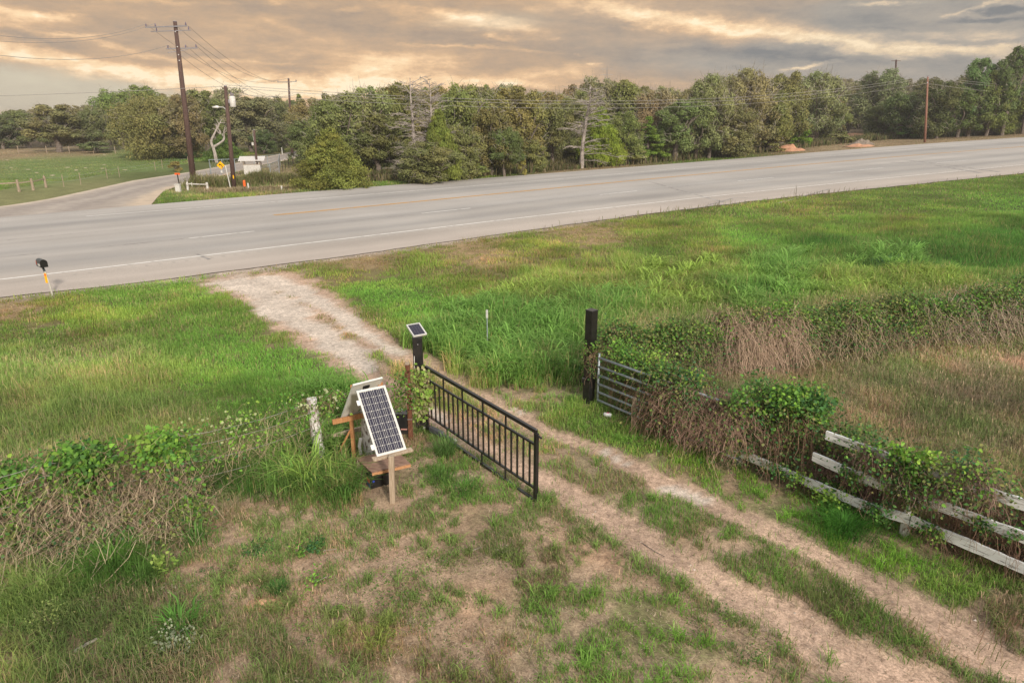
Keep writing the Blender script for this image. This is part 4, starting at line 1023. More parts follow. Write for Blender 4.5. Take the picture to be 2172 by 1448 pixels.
def sprig(label, spots, n, seed, cols=None, size=.042):
    rng = np.random.default_rng(seed); cs_ = [board([(a, b_)])[0]-np.array([-fdv[1], fdv[0], 0])*.07 for a, b_ in spots]
    C_ = np.array(cs_); b_ = C_[0]; e = empty('ivy_sprig', (b_[0], b_[1], gz(b_[0], b_[1])), label, 'ivy')
    mesh_part('leaves', leaves_mesh(rng, C_, n, np.array([.07, .07, .06]), size, cols or DARKG+GREEN, .2), M['vineleaf'], e)
    mesh_part('stems', stems_mesh(rng, C_, 40, .3, .1, .25, .0035, BROWN), M['stem'], e)
sprig('ivy sprig crossing the lowest white board left of the fence post', [(1862, 1080), (1872, 1088), (1850, 1075), (1880, 1100), (1885, 1070)], 300, 91)
sprig('ivy sprig crossing the lowest white board right of the fence post', [(1978, 1120), (1985, 1128), (1965, 1112), (1992, 1135)], 220, 92)
sprig('ivy tuft over the middle white board near the leafy mound', [(1808, 1000), (1812, 1012), (1798, 995), (1815, 1025), (1822, 1005)], 280, 93)
sprig('ivy tuft on the middle white board near the right edge', [(2090, 1110), (2100, 1118), (2082, 1100), (2160, 1135)], 260, 94)
sprig('creeping ivy over the lowest white board under the leafy mound', [(1640, 985), (1655, 995), (1670, 1005), (1690, 1015), (1705, 1008)], 420, 95)
sprig('brown-green ivy over the middle white board right of the fence post', [(1905, 1040), (1925, 1045), (1945, 1050), (1965, 1060), (1890, 1035), (1935, 1070)], 420, 97, OLIVE+GREEN, .04)
sprig('light green ivy tips on the top white board', [(1905, 955), (1930, 960), (1960, 975), (1925, 985), (1945, 1010), (1980, 968)], 420, 96, BRIGHT, .055)
# overgrown back fence running right from the black post
B_ = [gp(1330, 822), gp(1400, 812), gp(1600, 768), gp(1850, 738), gp(2172, 700), gp(2420, 672)]
thicket('green creeper along the near end of the overgrown back fence', [B_[0]+[-.5, .2, 0], B_[1], B_[2]*.5+B_[1]*.5], [1.1, 1.15, 1.2], .6, 2000, 12000, GREEN+OLIVE, (.36, .27, .19), 31, nclump=110, leafsize=.05, under=1)
thicket('curtain of brown dead vines hanging on the overgrown back fence', [B_[1]*.4+B_[2]*.6, B_[2]*.75+B_[3]*.25], [1.25, 1.2], .7, 6500, 3600, GREEN+OLIVE, (.50, .37, .27), 32, nclump=36, droop=1.0, reach=.6, rad=.006, under=.9)
thicket('grey and brown creeper mound halfway along the back fence', [B_[2]*.8+B_[3]*.2, B_[3]*.7+B_[4]*.3], [1.15, 1.1], .8, 2300, 14000, GREEN+OLIVE, (.46, .37, .25), 33, nclump=130, droop=.8, reach=.65, rad=.007, under=1)
thicket('pale dead vine mass towards the far end of the back fence', [B_[3]*.7+B_[4]*.3, B_[4]], [1.15, 1.15], .9, 3000, 13000, OLIVE+GREEN, (.52, .42, .31), 34, nclump=120, droop=.8, reach=.7, rad=.008, under=1)
thicket('dark creeper at the far right end of the back fence', [B_[4], B_[5]], [1.3, 1.5], .9, 1800, 12500, OLIVE+GREEN, TAN, 35, nclump=80, droop=.9, reach=.7, rad=.009, under=1)
# left wire fence
thicket('leafy grape vine heaped on the left end of the wire fence', [gp(-60, 1130), gp(90, 1105)], [.65, .75], .34, 350, 1500, BRIGHT+GREEN, TAN, 41, nclump=7, leafsize=.07, reach=.85, droop=.4, under=.3)
thicket('tallest bright grape vine clump on the left wire fence', [gp(150, 1108), gp(270, 1088)], [1.0, .95], .28, 320, 2000, BRIGHT+GREEN, TAN, 42, nclump=9, leafsize=.075, reach=.75, droop=.4, under=.35)
thicket('hanging grape vine clump nearest the white log post', [gp(335, 1075), gp(395, 1060)], [1.05, 1.05], .20, 200, 1200, BRIGHT+GREEN, TAN, 43, nclump=7, leafsize=.075, reach=.6, droop=.4, under=.4)
thicket('dry brown canes lying below the grape vines', [gp(40, 1160), gp(180, 1145), gp(300, 1125), gp(420, 1100)], [.26, .22, .26, .16], .75, 1700, 4200, OLIVE+GREEN, (.50, .39, .27), 44, nclump=14, reach=1.0, droop=.25, name='bramble', cat='bramble')
thicket('thin trailing vine between the grape clumps and the log post', [gp(430, 1045), gp(640, 985)], [.95, 1.15], .10, 160, 420, BRIGHT+[(.4, .45, .22)], TAN, 45, nclump=16, leafsize=.05, reach=.7, name='trailing_vine', droop=.5, under=.3)
def climber(label, cs, n, size, seed, cols, nst=120, spread=(.09, .07, .1)):
    rng = np.random.default_rng(seed); C_ = np.array(cs); b = C_[np.argmin(C_[:, 2])]
    e = empty('climbing_vine', (b[0], b[1], gz(b[0], b[1])), label, 'vine')
    mesh_part('leaves', leaves_mesh(rng, C_, n, np.array(spread), size, cols, .2), M['vineleaf'], e)
    mesh_part('stems', stems_mesh(rng, C_, nst, .35, .15, .25, .004, BROWN), M['stem'], e)
    return e
yv = 12.55
climber('bright leafy vine climbing the left black gate post', [at_y(a, b, yv) for a, b in [(888, 790), (893, 800), (885, 810), (898, 815), (883, 830), (893, 835), (905, 832), (886, 850), (895, 855), (905, 845), (880, 845), (890, 870), (893, 882), (888, 862), (872, 868)]], 520, .085, 51, [(.30, .46, .08), (.22, .38, .06), (.36, .48, .14), (.44, .42, .22)])
climber('thin green vine left of the slim brown post', [at_y(a, b, 12.2) for a, b in [(850, 800), (856, 812), (845, 822), (862, 800), (853, 835), (858, 850), (846, 845), (866, 830), (872, 850), (840, 832), (838, 865)]], 520, .045, 52, GREEN+[(.2, .34, .08)], spread=(.1, .1, .1))
climber('sparse vine around the leaning white log post', [at_y(a, b, 11.5) for a, b in [(655, 860), (648, 870), (668, 862), (640, 885), (690, 850), (700, 870), (672, 890), (720, 845), (660, 905), (632, 860), (685, 868), (708, 838), (735, 850)]], 460, .05, 53, BRIGHT+[(.42, .46, .26)], nst=160, spread=(.12, .12, .1))
climber('creeper strands hanging around the right black post', [at_y(a, b, br[1]-.12) for a, b in [(1250, 738), (1256, 750), (1250, 765), (1262, 760), (1252, 785), (1268, 745), (1258, 775), (1275, 735), (1246, 745)]], 260, .045, 54, GREEN+OLIVE, nst=90)

# ------------------------------------------------------------------ single plants on the bare ground
def grass_clump(px, py, h, r, n, col, label, seed, w=.010):
    rng = np.random.default_rng(seed); q = gp(px, py); x = q[0]+rng.normal(size=n)*r*.45; y = q[1]+rng.normal(size=n)*r*.45
    P = np.c_[x, y, ground_z(x, y)-.01]; az = np.arctan2(y-q[1], x-q[0])+rng.normal(size=n)*.5
    hh = h*rng.uniform(.5, 1.2, n); c = np.array(col)[None]*rng.uniform(.65, 1.4, n)[:, None]
    V, Fc, cc, cnt = blades(P, hh, np.full(n, w), az, rng.uniform(.2, 1.0, n), c, c*1.25+[.02, .02, 0])
    me = np_mesh('grass_clump', V-q, Fc, np.full(cnt, 3), M['grass'], cc)
    return tag(link('grass_clump', me, q), label, 'grass clump', 'grass clumps on the bare ground')
grass_clump(240, 1215, .48, .40, 700, (.13, .27, .05), 'biggest bright green grass clump on the bare ground at lower left', 61)
grass_clump(300, 1235, .36, .28, 380, (.12, .24, .05), 'green grass clump just right of the biggest lower left clump', 62)
grass_clump(85, 1270, .42, .42, 520, (.20, .28, .08), 'pale yellowish grass clump at the lower left edge', 63)
grass_clump(380, 1345, .42, .20, 110, (.13, .30, .06), 'broad-bladed grass clump above the grey-leaved plant', 64, .02)
grass_clump(415, 1150, .38, .20, 90, (.15, .30, .07), 'arching grass clump right of the dry brown canes', 65, .018)
grass_clump(590, 1250, .14, .16, 420, (.10, .24, .06), 'small fine green tuft above the red soil heap', 66, .006)
grass_clump(935, 1020, .24, .30, 220, (.13, .27, .06), 'loose grass clump in front of the black gate', 67)
grass_clump(985, 1045, .20, .34, 240, (.11, .26, .05), 'dense dark grass clump below the gate bars', 68)
grass_clump(725, 1050, .50, .42, 420, (.16, .31, .07), 'long arching grass clump left of the batteries', 69, .016)
grass_clump(640, 1035, .60, .45, 420, (.17, .30, .08), 'tallest arching grass clump below the leaning white post', 70, .016)
grass_clump(945, 965, .45, .25, 260, (.16, .29, .08), 'grass clump at the foot of the gate opener', 71)
grass_clump(1620, 868, .75, .35, 120, (.17, .32, .09), 'tall pale green cane grass behind the white boards', 72, .03)
grass_clump(1790, 1120, .30, .5, 900, (.09, .26, .04), 'lush weed clump under the lowest white board', 73)
grass_clump(1900, 570, .55, .9, 900, (.12, .26, .14), 'blue-green grass clump in the far verge hollow', 74, .03)
def weed(px, py, r, h, n, cols, size, label, seed, name='weed_plant'):
    rng = np.random.default_rng(seed); q = gp(px, py); m = 10
    cen = np.c_[q[0]+rng.normal(size=m)*r*.5, q[1]+rng.normal(size=m)*r*.5, q[2]+rng.uniform(.2, 1, m)*h]
    e = empty(name, q, label, 'weed')
    mesh_part('leaves', leaves_mesh(rng, cen, n, np.array([r*.25, r*.25, h*.2]), size, cols, .8), M['vineleaf'], e)
    mesh_part('stems', stems_mesh(rng, np.repeat(q[None], 3, 0), 24, r, h, .05, .004, (.25, .22, .12)), M['stem'], e)
weed(665, 1162, .16, .10, 420, DARKG, .035, 'round dark green weed below the batteries', 81)
weed(545, 1165, .2, .06, 380, DARKG, .03, 'flat dark green weed patch left of the round weed', 82)
weed(385, 1385, .22, .30, 420, [(.22, .26, .17), (.30, .33, .22)], .028, 'grey-leaved weed near the bottom left', 83)
weed(640, 1175, .12, .2, 60, GREEN, .035, 'tiny yellow-green sprout beside the round dark weed', 84)
weed(672, 1232, .22, .12, 90, BRIGHT, .03, 'yellow-green seedling along a fallen twig', 85)
weed(718, 1298, .08, .05, 60, [(.18, .36, .05)], .035, 'single lime green sprout on the bare soil', 86)
weed(350, 1225, .12, .38, 130, [(.2, .32, .06), (.26, .36, .08)], .045, 'upright yellow-green weed right of the big grass clump', 87)
weed(110, 1330, .22, .35, 420, [(.22, .27, .08), (.17, .23, .07)], .022, 'feathery yellow-green weed at lower left', 88)
weed(45, 1175, .18, .45, 300, OLIVE+GREEN, .05, 'leafy weed below the left end grape vine', 89)
weed(1490, 940, .25, .25, 300, [(.55, .38, .03), (.14, .22, .05), (.10, .18, .04)], .045, 'weed with small yellow flowers under the dead canes', 90)
weed(1800, 1085, .5, .3, 1300, GREEN, .045, 'broad leafy weed patch in front of the lowest white board', 91)
# red soil heap, branch, sticks
def mound(name, px, py, rx, ry, h, m, label, cat, seed, n=22):
    rng = np.random.default_rng(seed); q = gp(px, py); V = []; Fc = []
    for j in range(n):
        for i in range(n):
            a = (i/(n-1)*2-1); b = (j/(n-1)*2-1); r = math.hypot(a, b)
            z = max(0, 1-r)**.8*h*(1+.5*(vn(a*3+seed, b*3, .8, 1)-.5)*2)-.02
            V.append((a*rx, b*ry, float(z)))
    for j in range(n-1):
        for i in range(n-1): k = j*n+i; Fc.append((k, k+1, k+n+1, k+n))
    mb = MB().add(np.array(V)+q, Fc); return tag(mb.build(name, m, base=q, smooth=True), label, cat)
mound('soil_heap', 555, 1282, .30, .22, .07, mat('clay', (.44, .235, .135), (.55, .33, .21), rough=.95, scale=9, bump=.5), 'small heap of reddish soil on the bare ground', 'soil heap', 3)
def stick(pts, r, label, m='twig'):
    P = [gp(a, b)+UP*z for a, b, z in pts]; o = MB().tube(P, [r*(1.1-.5*i/len(P)) for i in range(len(P))], 6).build('stick', M[m], base=P[0]); tag(o, label, 'stick', 'fallen sticks')
stick([(160, 1385, .03), (185, 1375, .06), (208, 1362, .05)], .022, 'thick pale broken branch at the bottom left')
stick([(195, 1392, .05), (240, 1398, .09), (290, 1420, .04)], .008, 'thin stick below the pale broken branch')
stick([(655, 1228, .02), (672, 1236, .04), (700, 1222, .03)], .008, 'curved twig beside the yellow-green seedling')
stick([(685, 1167, .02), (715, 1166, .03)], .006, 'short straight twig right of the round dark weed')
stick([(627, 1098, .02), (640, 1088, .04)], .014, 'stubby white stick below the arching grass')
stick([(988, 1175, .02), (1022, 1166, .04)], .006, 'short twig in the patchy grass below the gate')
stick([(1362, 1148, .01), (1390, 1170, .03), (1410, 1178, .01)], .006, 'dark twig lying on the left wheel rut', 'bark')
# ------------------------------------------------------------------ trees
def tube_np(paths):
    """paths: list of (pts list, r0, r1)"""
    mb = MB()
    for pts, r0, r1, n in paths:
        k = len(pts); mb.tube(pts, [r0+(r1-r0)*i/(k-1) for i in range(k)], n, caps=False)
    return mb
def crown_cards(rng, lobes, n, size, base, jit=.35, up=.25, hole=.40, spray=0):
    """leaf clusters over the skin and inside of many lobes. lobes: (cx,cy,cz,rx,ry,rz,tint)"""
    L = np.array(lobes); vol = (L[:, 3]*L[:, 4]+L[:, 3]*L[:, 5])**1.0; i = rng.choice(len(L), n, p=vol/vol.sum())
    d = rng.normal(size=(n, 3)); d[:, 2] += .25; d /= np.linalg.norm(d, axis=1)[:, None]
    rr = 1-np.abs(rng.normal(size=n))*.30+rng.normal(size=n)*.10
    P = L[i, :3]+d*L[i, 3:6]*rr[:, None]
    hn = vn(P[:, 0]+P[:, 2]*.7, P[:, 1]+P[:, 2]*1.3, .55, 1)*.6+vn(P[:, 0]-P[:, 2], P[:, 1]+P[:, 2]*.4, .28, 4)*.4
    k = hn > hole-.0; P = P[k]; d = d[k]; i = i[k]; hn = hn[k]; n = len(P)
    nr = d*1.1+rng.normal(size=(n, 3))*jit*1.6; nr[:, 2] += up; nr /= np.linalg.norm(nr, axis=1)[:, None]
    a = np.cross(nr, rng.normal(size=(n, 3)))
    if spray: a = d+np.array([0, 0, spray])+rng.normal(size=(n, 3))*.35; a -= nr*(a*nr).sum(1)[:, None]
    a /= np.linalg.norm(a, axis=1)[:, None]; b = np.cross(nr, a)
    s = (size*rng.uniform(.5, 1.4, n))[:, None]; f = .5 if not spray else .24
    V = np.stack([P-a*s*.6, P+b*s*f+a*s*rng.uniform(-.25, .25, n)[:, None], P+a*s*.65, P-b*s*f+a*s*rng.uniform(-.25, .25, n)[:, None]], 1).reshape(-1, 3)
    Q = np.arange(n*4).reshape(-1, 4)
    c = np.array(base)[None]*L[i, 6][:, None]*rng.uniform(.78, 1.2, n)[:, None]; c[:, 0] *= (1+(L[i, 7]-.5)*.16)
    return V, Q, np.repeat(c, 4, 0)
def join3(A, B):
    return np.vstack([A[0], B[0]]), np.vstack([A[1], B[1]+len(A[0])]), np.vstack([A[2], B[2]])
def oak(seed, H=8, Wd=8, trunk=.22, n=30000, base=(.268, .266, .112), low=.06, twigs=240, nl=78, hole=.36, size=.165, twigr=.022):
    rng = np.random.default_rng(seed); paths = []; lobes = []
    th = H*trunk; tops = []
    paths.append(([(0, 0, -.3), (rng.normal()*.1, rng.normal()*.1, th*.5), (rng.normal()*.2, rng.normal()*.2, th)], .30*H/8, .22*H/8, 8))
    for k in range(7):
        a = k*2*pi/7+rng.normal()*.3; L = Wd*.5*rng.uniform(.45, .85); z = H*rng.uniform(.45, .85)
        p = [(0, 0, th*.9), (cos(a)*L*.4, sin(a)*L*.4, th+(z-th)*.45), (cos(a)*L*.8, sin(a)*L*.8, z*.95), (cos(a)*L, sin(a)*L, z)]
        p = [np.array(q)+rng.normal(size=3)*.15 for q in p]; paths.append((p, .13*H/8, .03, 6))
    for k in range(nl):
        a = rng.uniform(0, 2*pi); u = rng.uniform(0, 1)**.6; zf = rng.uniform(low+.12, .86); 
        R_ = Wd/2*math.sqrt(max(.08, 1-((zf-.42)/.62)**2))*.80
        r = rng.uniform(.45, 1.25)*Wd/8
        lobes.append((cos(a)*u*R_, sin(a)*u*R_, zf*H, r, r, r*rng.uniform(.6, .95), rng.uniform(.84, 1.14), rng.random()))
    for k in range(4):
        a = rng.uniform(0, 2*pi); r = rng.uniform(.5, .9)*Wd/8; lobes.append((cos(a)*Wd*.15, sin(a)*Wd*.15, H-r*rng.uniform(.6, 1.2), r, r, r*.8, rng.uniform(.8, 1.2), rng.random()))
    C_ = crown_cards(rng, lobes, n, size, base, hole=hole)
    tw = []
    for k in range(twigs):
        l = lobes[rng.integers(len(lobes))]; d = rng.normal(size=3); d[2] = abs(d[2])*.6; d /= np.linalg.norm(d)
        p = np.array(l[:3])+d*np.array(l[3:6])*.65; q = [p]
        dd = d+rng.normal(size=3)*.5
        for j in range(3): dd = dd+rng.normal(size=3)*.45; dd[2] += .05; q.append(q[-1]+dd/np.linalg.norm(dd)*rng.uniform(.22, .5))
        tw.append((q, twigr, twigr*.5, 3))
    return tube_np(paths), C_, tube_np(tw) if tw else None
def cedar(seed, H=6, Wd=5, n=28000, base=(.25, .29, .075), taper=1.0, skirt=.03, size=.15, nl=130):
    rng = np.random.default_rng(seed); lobes = []
    for k in range(nl):
        zf = rng.uniform(skirt, .97); R_ = Wd/2*((1-zf)**.88*.95+.03)*taper; a = rng.uniform(0, 2*pi); u = rng.uniform(.3, 1.12)
        r = (.20+.40*(1-zf))*rng.uniform(.7, 1.2)*Wd/5
        lobes.append((cos(a)*u*R_, sin(a)*u*R_, zf*H+u*.1, r*1.1, r*1.1, r*.75, rng.uniform(.65, 1.3), rng.random()))
    lobes.append((0, 0, H*.95, .15, .15, .35, 1, .5))
    C_ = crown_cards(rng, lobes, n, size, base, jit=.4, up=.2, hole=.30, spray=.8)
    return tube_np([([(0, 0, -.2), (0, 0, H*.5), (0, 0, H*.95)], .16, .02, 7)]), C_, None
def dead(seed, H=9, br=62, style='fan', reach=3.2):
    rng = np.random.default_rng(seed); paths = []; P = [np.array([0, 0, -.2])]
    for k in range(6): P.append(P[-1]+np.array([rng.normal()*.10, rng.normal()*.10, H/6]))
    paths.append((P, .20*H/9, .03, 7))
    for k in range(br):
        f = rng.uniform(.12, .97); i = f*6; p = P[int(i)]*(1-i % 1)+P[min(6, int(i)+1)]*(i % 1); a = rng.uniform(0, 2*pi)
        L = reach*(1-.72*f)*rng.uniform(.5, 1.1)+.3; q = [p]; up = .7*f+rng.uniform(-.1, .35)
        for j in range(5): q.append(q[-1]+np.array([cos(a), sin(a), up-.16*j])*L/5+rng.normal(size=3)*.06)
        paths.append((q, .050*(1-.5*f), .014, 4))
        for m in range(9):
            j = rng.integers(1, 5); t0 = q[j]; aa = a+rng.choice([-1, 1])*rng.uniform(.4, 1.1); l = L*rng.uniform(.18, .45); t = [t0]
            for s in range(3): t.append(t[-1]+np.array([cos(aa), sin(aa), .25-.22*s])*l/3+rng.normal(size=3)*.05)
            paths.append((t, .020, .010, 3))
    return tube_np(paths), None, None
def snag(seed, H=5):
    rng = np.random.default_rng(seed); paths = []
    def grow(p, d, L, r, lv):
        q = [p]
        for j in range(4): d = d+rng.normal(size=3)*.16; d /= np.linalg.norm(d); q.append(q[-1]+d*L/4)
        paths.append((q, r, r*.6, 6))
        if lv:
            for k in range(2 if lv > 1 else 3): dd = d+rng.normal(size=3)*.75; dd[2] = abs(dd[2]); grow(q[-1-k % 2], dd/np.linalg.norm(dd), L*.62, r*.6, lv-1)
    grow(np.array([0, 0, -.2]), np.array([.05, 0, 1.]), H*.42, .2, 3)
    return tube_np(paths), None, None
PROTO = {}
def proto(k, T, H, W_):
    tr, cr_, tw = T; me = bpy.data.meshes.new('trunk'); me.from_pydata([tuple(v) for v in tr.v], [], tr.f); me.materials.append(M['bark'] if cr_ else M['deadwood'])
    d = {'trunk': me, 'H': H, 'W': W_}
    if cr_: V, Q, c = cr_; d['crown'] = np_mesh('crown', V, Q.ravel(), np.full(len(Q), 4), M['leaf'], c)
    if tw is not None:
        m2 = bpy.data.meshes.new('bare_twigs'); m2.from_pydata([tuple(v) for v in tw.v], [], tw.f); m2.materials.append(M['twig']); d['bare_twigs'] = m2
    PROTO[k] = d
proto('oak1', oak(101), 8, 8); proto('oak2', oak(102, nl=66), 8, 8); proto('oak3', oak(103, nl=84, trunk=.3, low=.2), 8, 8)
proto('oakm', oak(104, twigs=420, hole=.42, base=(.33, .325, .165), twigr=.024), 8, 8); proto('oakl', oak(105, low=-.05, trunk=.15, nl=80), 8, 8)
proto('wide', oak(106, H=8, Wd=14, nl=110, n=60000, low=-.05, trunk=.2, twigs=260), 8, 14)
proto('oakt', oak(109, H=9, Wd=6.5, nl=40, low=.2, trunk=.35, hole=.38, twigs=240), 9, 6.5)
proto('cedar1', cedar(111), 6, 5); proto('cedar2', cedar(112, H=8, Wd=4, base=(.23, .29, .08)), 8, 4)
proto('cedarbig', cedar(114, H=6.5, Wd=8, n=60000, nl=330, size=.20), 6.5, 8)
proto('shrub', oak(113, H=3, Wd=4, nl=22, low=-.1, trunk=.1, n=7000, twigs=30, size=.18), 3, 4)
proto('dead1', dead(121), 9, 6); proto('dead2', dead(122, br=46, reach=3.8), 9, 6.5); proto('snag', snag(123), 5, 3)
TREES = []
def tree(px, by, ty, wpx, kind, label, tint=(1, 1, 1), group=None, cat='tree', name=None, rz=None, Dy=None, pos=None, hw=None):
    """one tree; base seen at (px,by), top at row ty, crown wpx wide in the photograph"""
    if pos is None:
        b = gp(px, by)
        if Dy is not None: q = at_y(px, by, Dy); b = np.array([q[0], Dy, gz(q[0], Dy)])
        t = at_y(px, ty, b[1]); Hh = t[2]-b[2]; sl = math.hypot(b[1], CH-b[2]); Wm = wpx/F*sl*1.02
    else: b = pos; Hh, Wm = hw
    p = PROTO[kind]; nm = name or {'ced': 'cedar_tree', 'dea': 'dead_tree', 'sna': 'dead_tree', 'shr': 'shrub'}.get(kind[:3], 'oak_tree')
    e = empty(nm, b, label, cat, group, rz=random.uniform(0, 6.28) if rz is None else rz)
    sx_ = Wm/p['W']; e.scale = (sx_, sx_, Hh/p['H'])
    for k in ('trunk', 'crown', 'bare_twigs'):
        if k in p:
            o = bpy.data.objects.new(k, p[k]); COL.objects.link(o); o.parent = e
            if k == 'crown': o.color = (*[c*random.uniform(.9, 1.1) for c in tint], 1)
    TREES.append((px, by)); return e
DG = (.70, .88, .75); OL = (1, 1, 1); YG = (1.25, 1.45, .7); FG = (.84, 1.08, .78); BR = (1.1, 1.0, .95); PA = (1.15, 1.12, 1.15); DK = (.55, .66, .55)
T = tree
# -- pasture side, left of the side road
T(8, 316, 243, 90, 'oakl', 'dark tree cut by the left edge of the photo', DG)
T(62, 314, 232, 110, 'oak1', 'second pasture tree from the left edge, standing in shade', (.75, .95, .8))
T(126, 323, 221, 120, 'oakt', 'pasture oak with a clear single trunk behind the long track', OL)
T(178, 320, 222, 120, 'oak2', 'broad pasture oak just right of the clear-trunked one', OL)
T(213, 321, 226, 80, 'oak3', 'narrow oak with low brush at its foot in the pasture', (.9, 1, .9))
T(262, 316, 190, 110, 'oak3', 'fresh green tree towering left of the big round oak', FG)
T(312, 312, 180, 110, 'oak1', 'second tall fresh green tree behind the big round oak', FG)
T(205, 325, 300, 70, 'shrub', 'dark brush under the pasture oaks', DG, cat='shrub')
T(345, 336, 205, 205, 'wide', 'big round oak with a shaded skirt left of the tallest utility pole', (1.0, .98, .9))
T(405, 338, 200, 110, 'oak2', 'olive oak right behind the tallest utility pole', OL)
T(440, 330, 190, 100, 'oakt', 'oak between the tallest pole and the transformer pole', (.85, 1.0, .85))
T(500, 322, 188, 130, 'oakm', 'pale-twigged oak behind the transformer pole', (.95, 1.02, .95))
T(535, 322, 205, 140, 'oak1', 'olive oak over the shed beside the side road', OL)
T(580, 318, 205, 110, 'oak3', 'dark oak shading the bend of the side road', (.8, .85, .8))
T(460, 345, 225, 60, 'snag', 'forked pale dead trunk behind the green cedar bush', cat='dead tree', rz=.4)
T(486, 340, 240, 45, 'snag', 'second pale dead snag right beside the transformer pole', cat='dead tree', rz=2.2)
T(477, 342, 284, 76, 'cedarbig', 'round green cedar bush behind the yellow sign', (.62, .95, .7))
T(373, 364, 342, 30, 'shrub', 'small olive shrub on the pasture edge near the tallest pole', (1.2, 1.1, .8), cat='shrub')
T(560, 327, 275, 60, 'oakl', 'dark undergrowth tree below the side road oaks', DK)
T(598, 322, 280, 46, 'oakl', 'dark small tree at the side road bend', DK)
# -- right of the side road, in front of the wood
T(650, 352, 255, 100, 'oakl', 'dark oak bush hiding the side road bend', (.72, .9, .75))
T(706, 397, 272, 155, 'cedarbig', 'big conical yellow-green cedar beside the highway', (1.12, .97, .95), rz=1.0)
T(725, 372, 206, 150, 'oak1', 'olive oak rising behind the big conical cedar', (.95, .95, .85))
T(778, 368, 184, 150, 'oakm', 'lichen-grey oak right of the big conical cedar', (.9, .95, .8))
T(802, 378, 240, 110, 'oakt', 'shaded oak with a slim pale trunk right of the big cedar', (.8, .85, .7))
T(850, 360, 176, 140, 'oak2', 'oak under the left group of dead white branches', (.85, .95, .75))
T(888, 381, 160, 160, 'dead2', 'leaning dead white tree with drooping branches, left of two', cat='dead tree', rz=.3)
T(918, 383, 166, 110, 'dead1', 'upright dead white tree close to the leaning one', cat='dead tree', rz=1.9)
T(935, 384, 232, 95, 'cedarbig', 'bright yellow-green cedar below the paired dead trees', (1.05, 1.02, .8))
T(915, 388, 300, 150, 'oakl', 'low olive oak thicket at the road edge below the paired dead trees', (1, 1, .9))
T(975, 380, 265, 120, 'oakl', 'grey-olive oak bush right of the low thicket', (1.1, 1.05, .95))
T(985, 366, 178, 130, 'oak3', 'green-topped tree right of the paired dead trees', (.95, 1.15, .85))
T(1045, 372, 230, 120, 'oak1', 'dark-hearted oak in the middle of the wood', (.85, .85, .7))
T(1095, 362, 182, 170, 'oak2', 'broad brownish oak crown in the middle of the wood', (1.12, 1.0, .85))
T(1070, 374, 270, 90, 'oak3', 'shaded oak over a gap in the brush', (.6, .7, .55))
T(1130, 364, 296, 74, 'oakl', 'small round green oak bush left of the lone dead tree', (1.0, 1.2, .9))
T(1108, 372, 335, 22, 'shrub', 'tiny yellow-green shrub at the road edge', (1.2, 1.3, .8), cat='shrub')
T(1172, 356, 215, 110, 'oak3', 'dull olive oak just left of the lone dead tree', (1.0, 1.0, .9))
T(1234, 357, 180, 150, 'dead1', 'lone dead white tree with spread bare branches at the road edge', cat='dead tree', rz=0)
T(1272, 352, 228, 100, 'cedarbig', 'yellow-green cedar right against the lone dead tree', (1.05, 1.15, .7))
T(1262, 345, 164, 120, 'oakm', 'tall oak crown behind the lone dead tree', (.9, 1, .85), Dy=112)
T(1320, 348, 235, 90, 'oakl', 'olive oak two trees right of the lone dead tree', (.95, 1, .8))
T(1330, 340, 168, 120, 'oak1', 'tall round crown above the wires right of the lone dead tree', (.95, 1.05, .9), Dy=110)
T(1372, 344, 245, 80, 'cedar2', 'green cedar between olive oaks right of the lone dead tree', (.95, 1.15, .75))
T(1385, 338, 190, 110, 'oakm', 'lichen-twigged oak above the green cedar', (1.05, 1.0, .95))
T(1432, 341, 215, 110, 'oakt', 'oak with a pale forked trunk in a dark gap', (.85, 1.05, .75))
T(1475, 337, 205, 120, 'oak1', 'olive oak right of the forked pale trunk', (1.05, 1.08, .95))
T(1503, 336, 158, 110, 'oakm', 'tall oak with many pale limbs above the wires', (1.0, 1.05, .9))
T(1545, 333, 215, 130, 'oakl', 'wide pale-limbed oak reaching down to the verge', (1.05, 1.05, .95))
T(1580, 326, 146, 130, 'oakm', 'highest crown in the middle right of the wood', (1.0, 1.03, .95))
T(1628, 322, 200, 110, 'oak3', 'olive oak behind the red soil pile', (.95, 1.0, .85))
T(1656, 316, 192, 70, 'snag', 'pale dead fork showing above the red soil pile', cat='dead tree', rz=1.0)
T(1655, 314, 153, 120, 'oak2', 'tall oak crown above the pale dead fork', (.95, 1.0, .9))
T(1692, 312, 238, 56, 'cedar2', 'bright green slim cedar right of the red soil pile', (1.05, 1.25, .7))
T(1730, 302, 152, 120, 'oakm', 'grey-twigged oak right of the slim bright cedar', (1.05, 1.0, .95))
T(1765, 300, 218, 80, 'oakl', 'olive oak bulging at the left side of the dark clearing', (1.0, 1.05, .9))
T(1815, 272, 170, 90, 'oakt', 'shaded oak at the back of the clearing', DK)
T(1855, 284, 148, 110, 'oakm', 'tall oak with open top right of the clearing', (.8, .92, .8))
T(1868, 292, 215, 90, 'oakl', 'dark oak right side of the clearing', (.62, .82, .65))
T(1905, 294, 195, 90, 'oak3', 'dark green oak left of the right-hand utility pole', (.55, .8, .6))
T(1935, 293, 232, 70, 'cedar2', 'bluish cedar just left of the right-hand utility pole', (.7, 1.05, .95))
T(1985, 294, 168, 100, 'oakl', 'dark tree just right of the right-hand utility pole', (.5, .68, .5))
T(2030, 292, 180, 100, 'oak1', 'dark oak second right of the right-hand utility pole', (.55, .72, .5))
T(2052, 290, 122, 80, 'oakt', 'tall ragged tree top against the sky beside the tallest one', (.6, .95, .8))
T(2090, 289, 150, 100, 'oak2', 'green oak between the two tallest trees near the right edge', (.75, .95, .65))
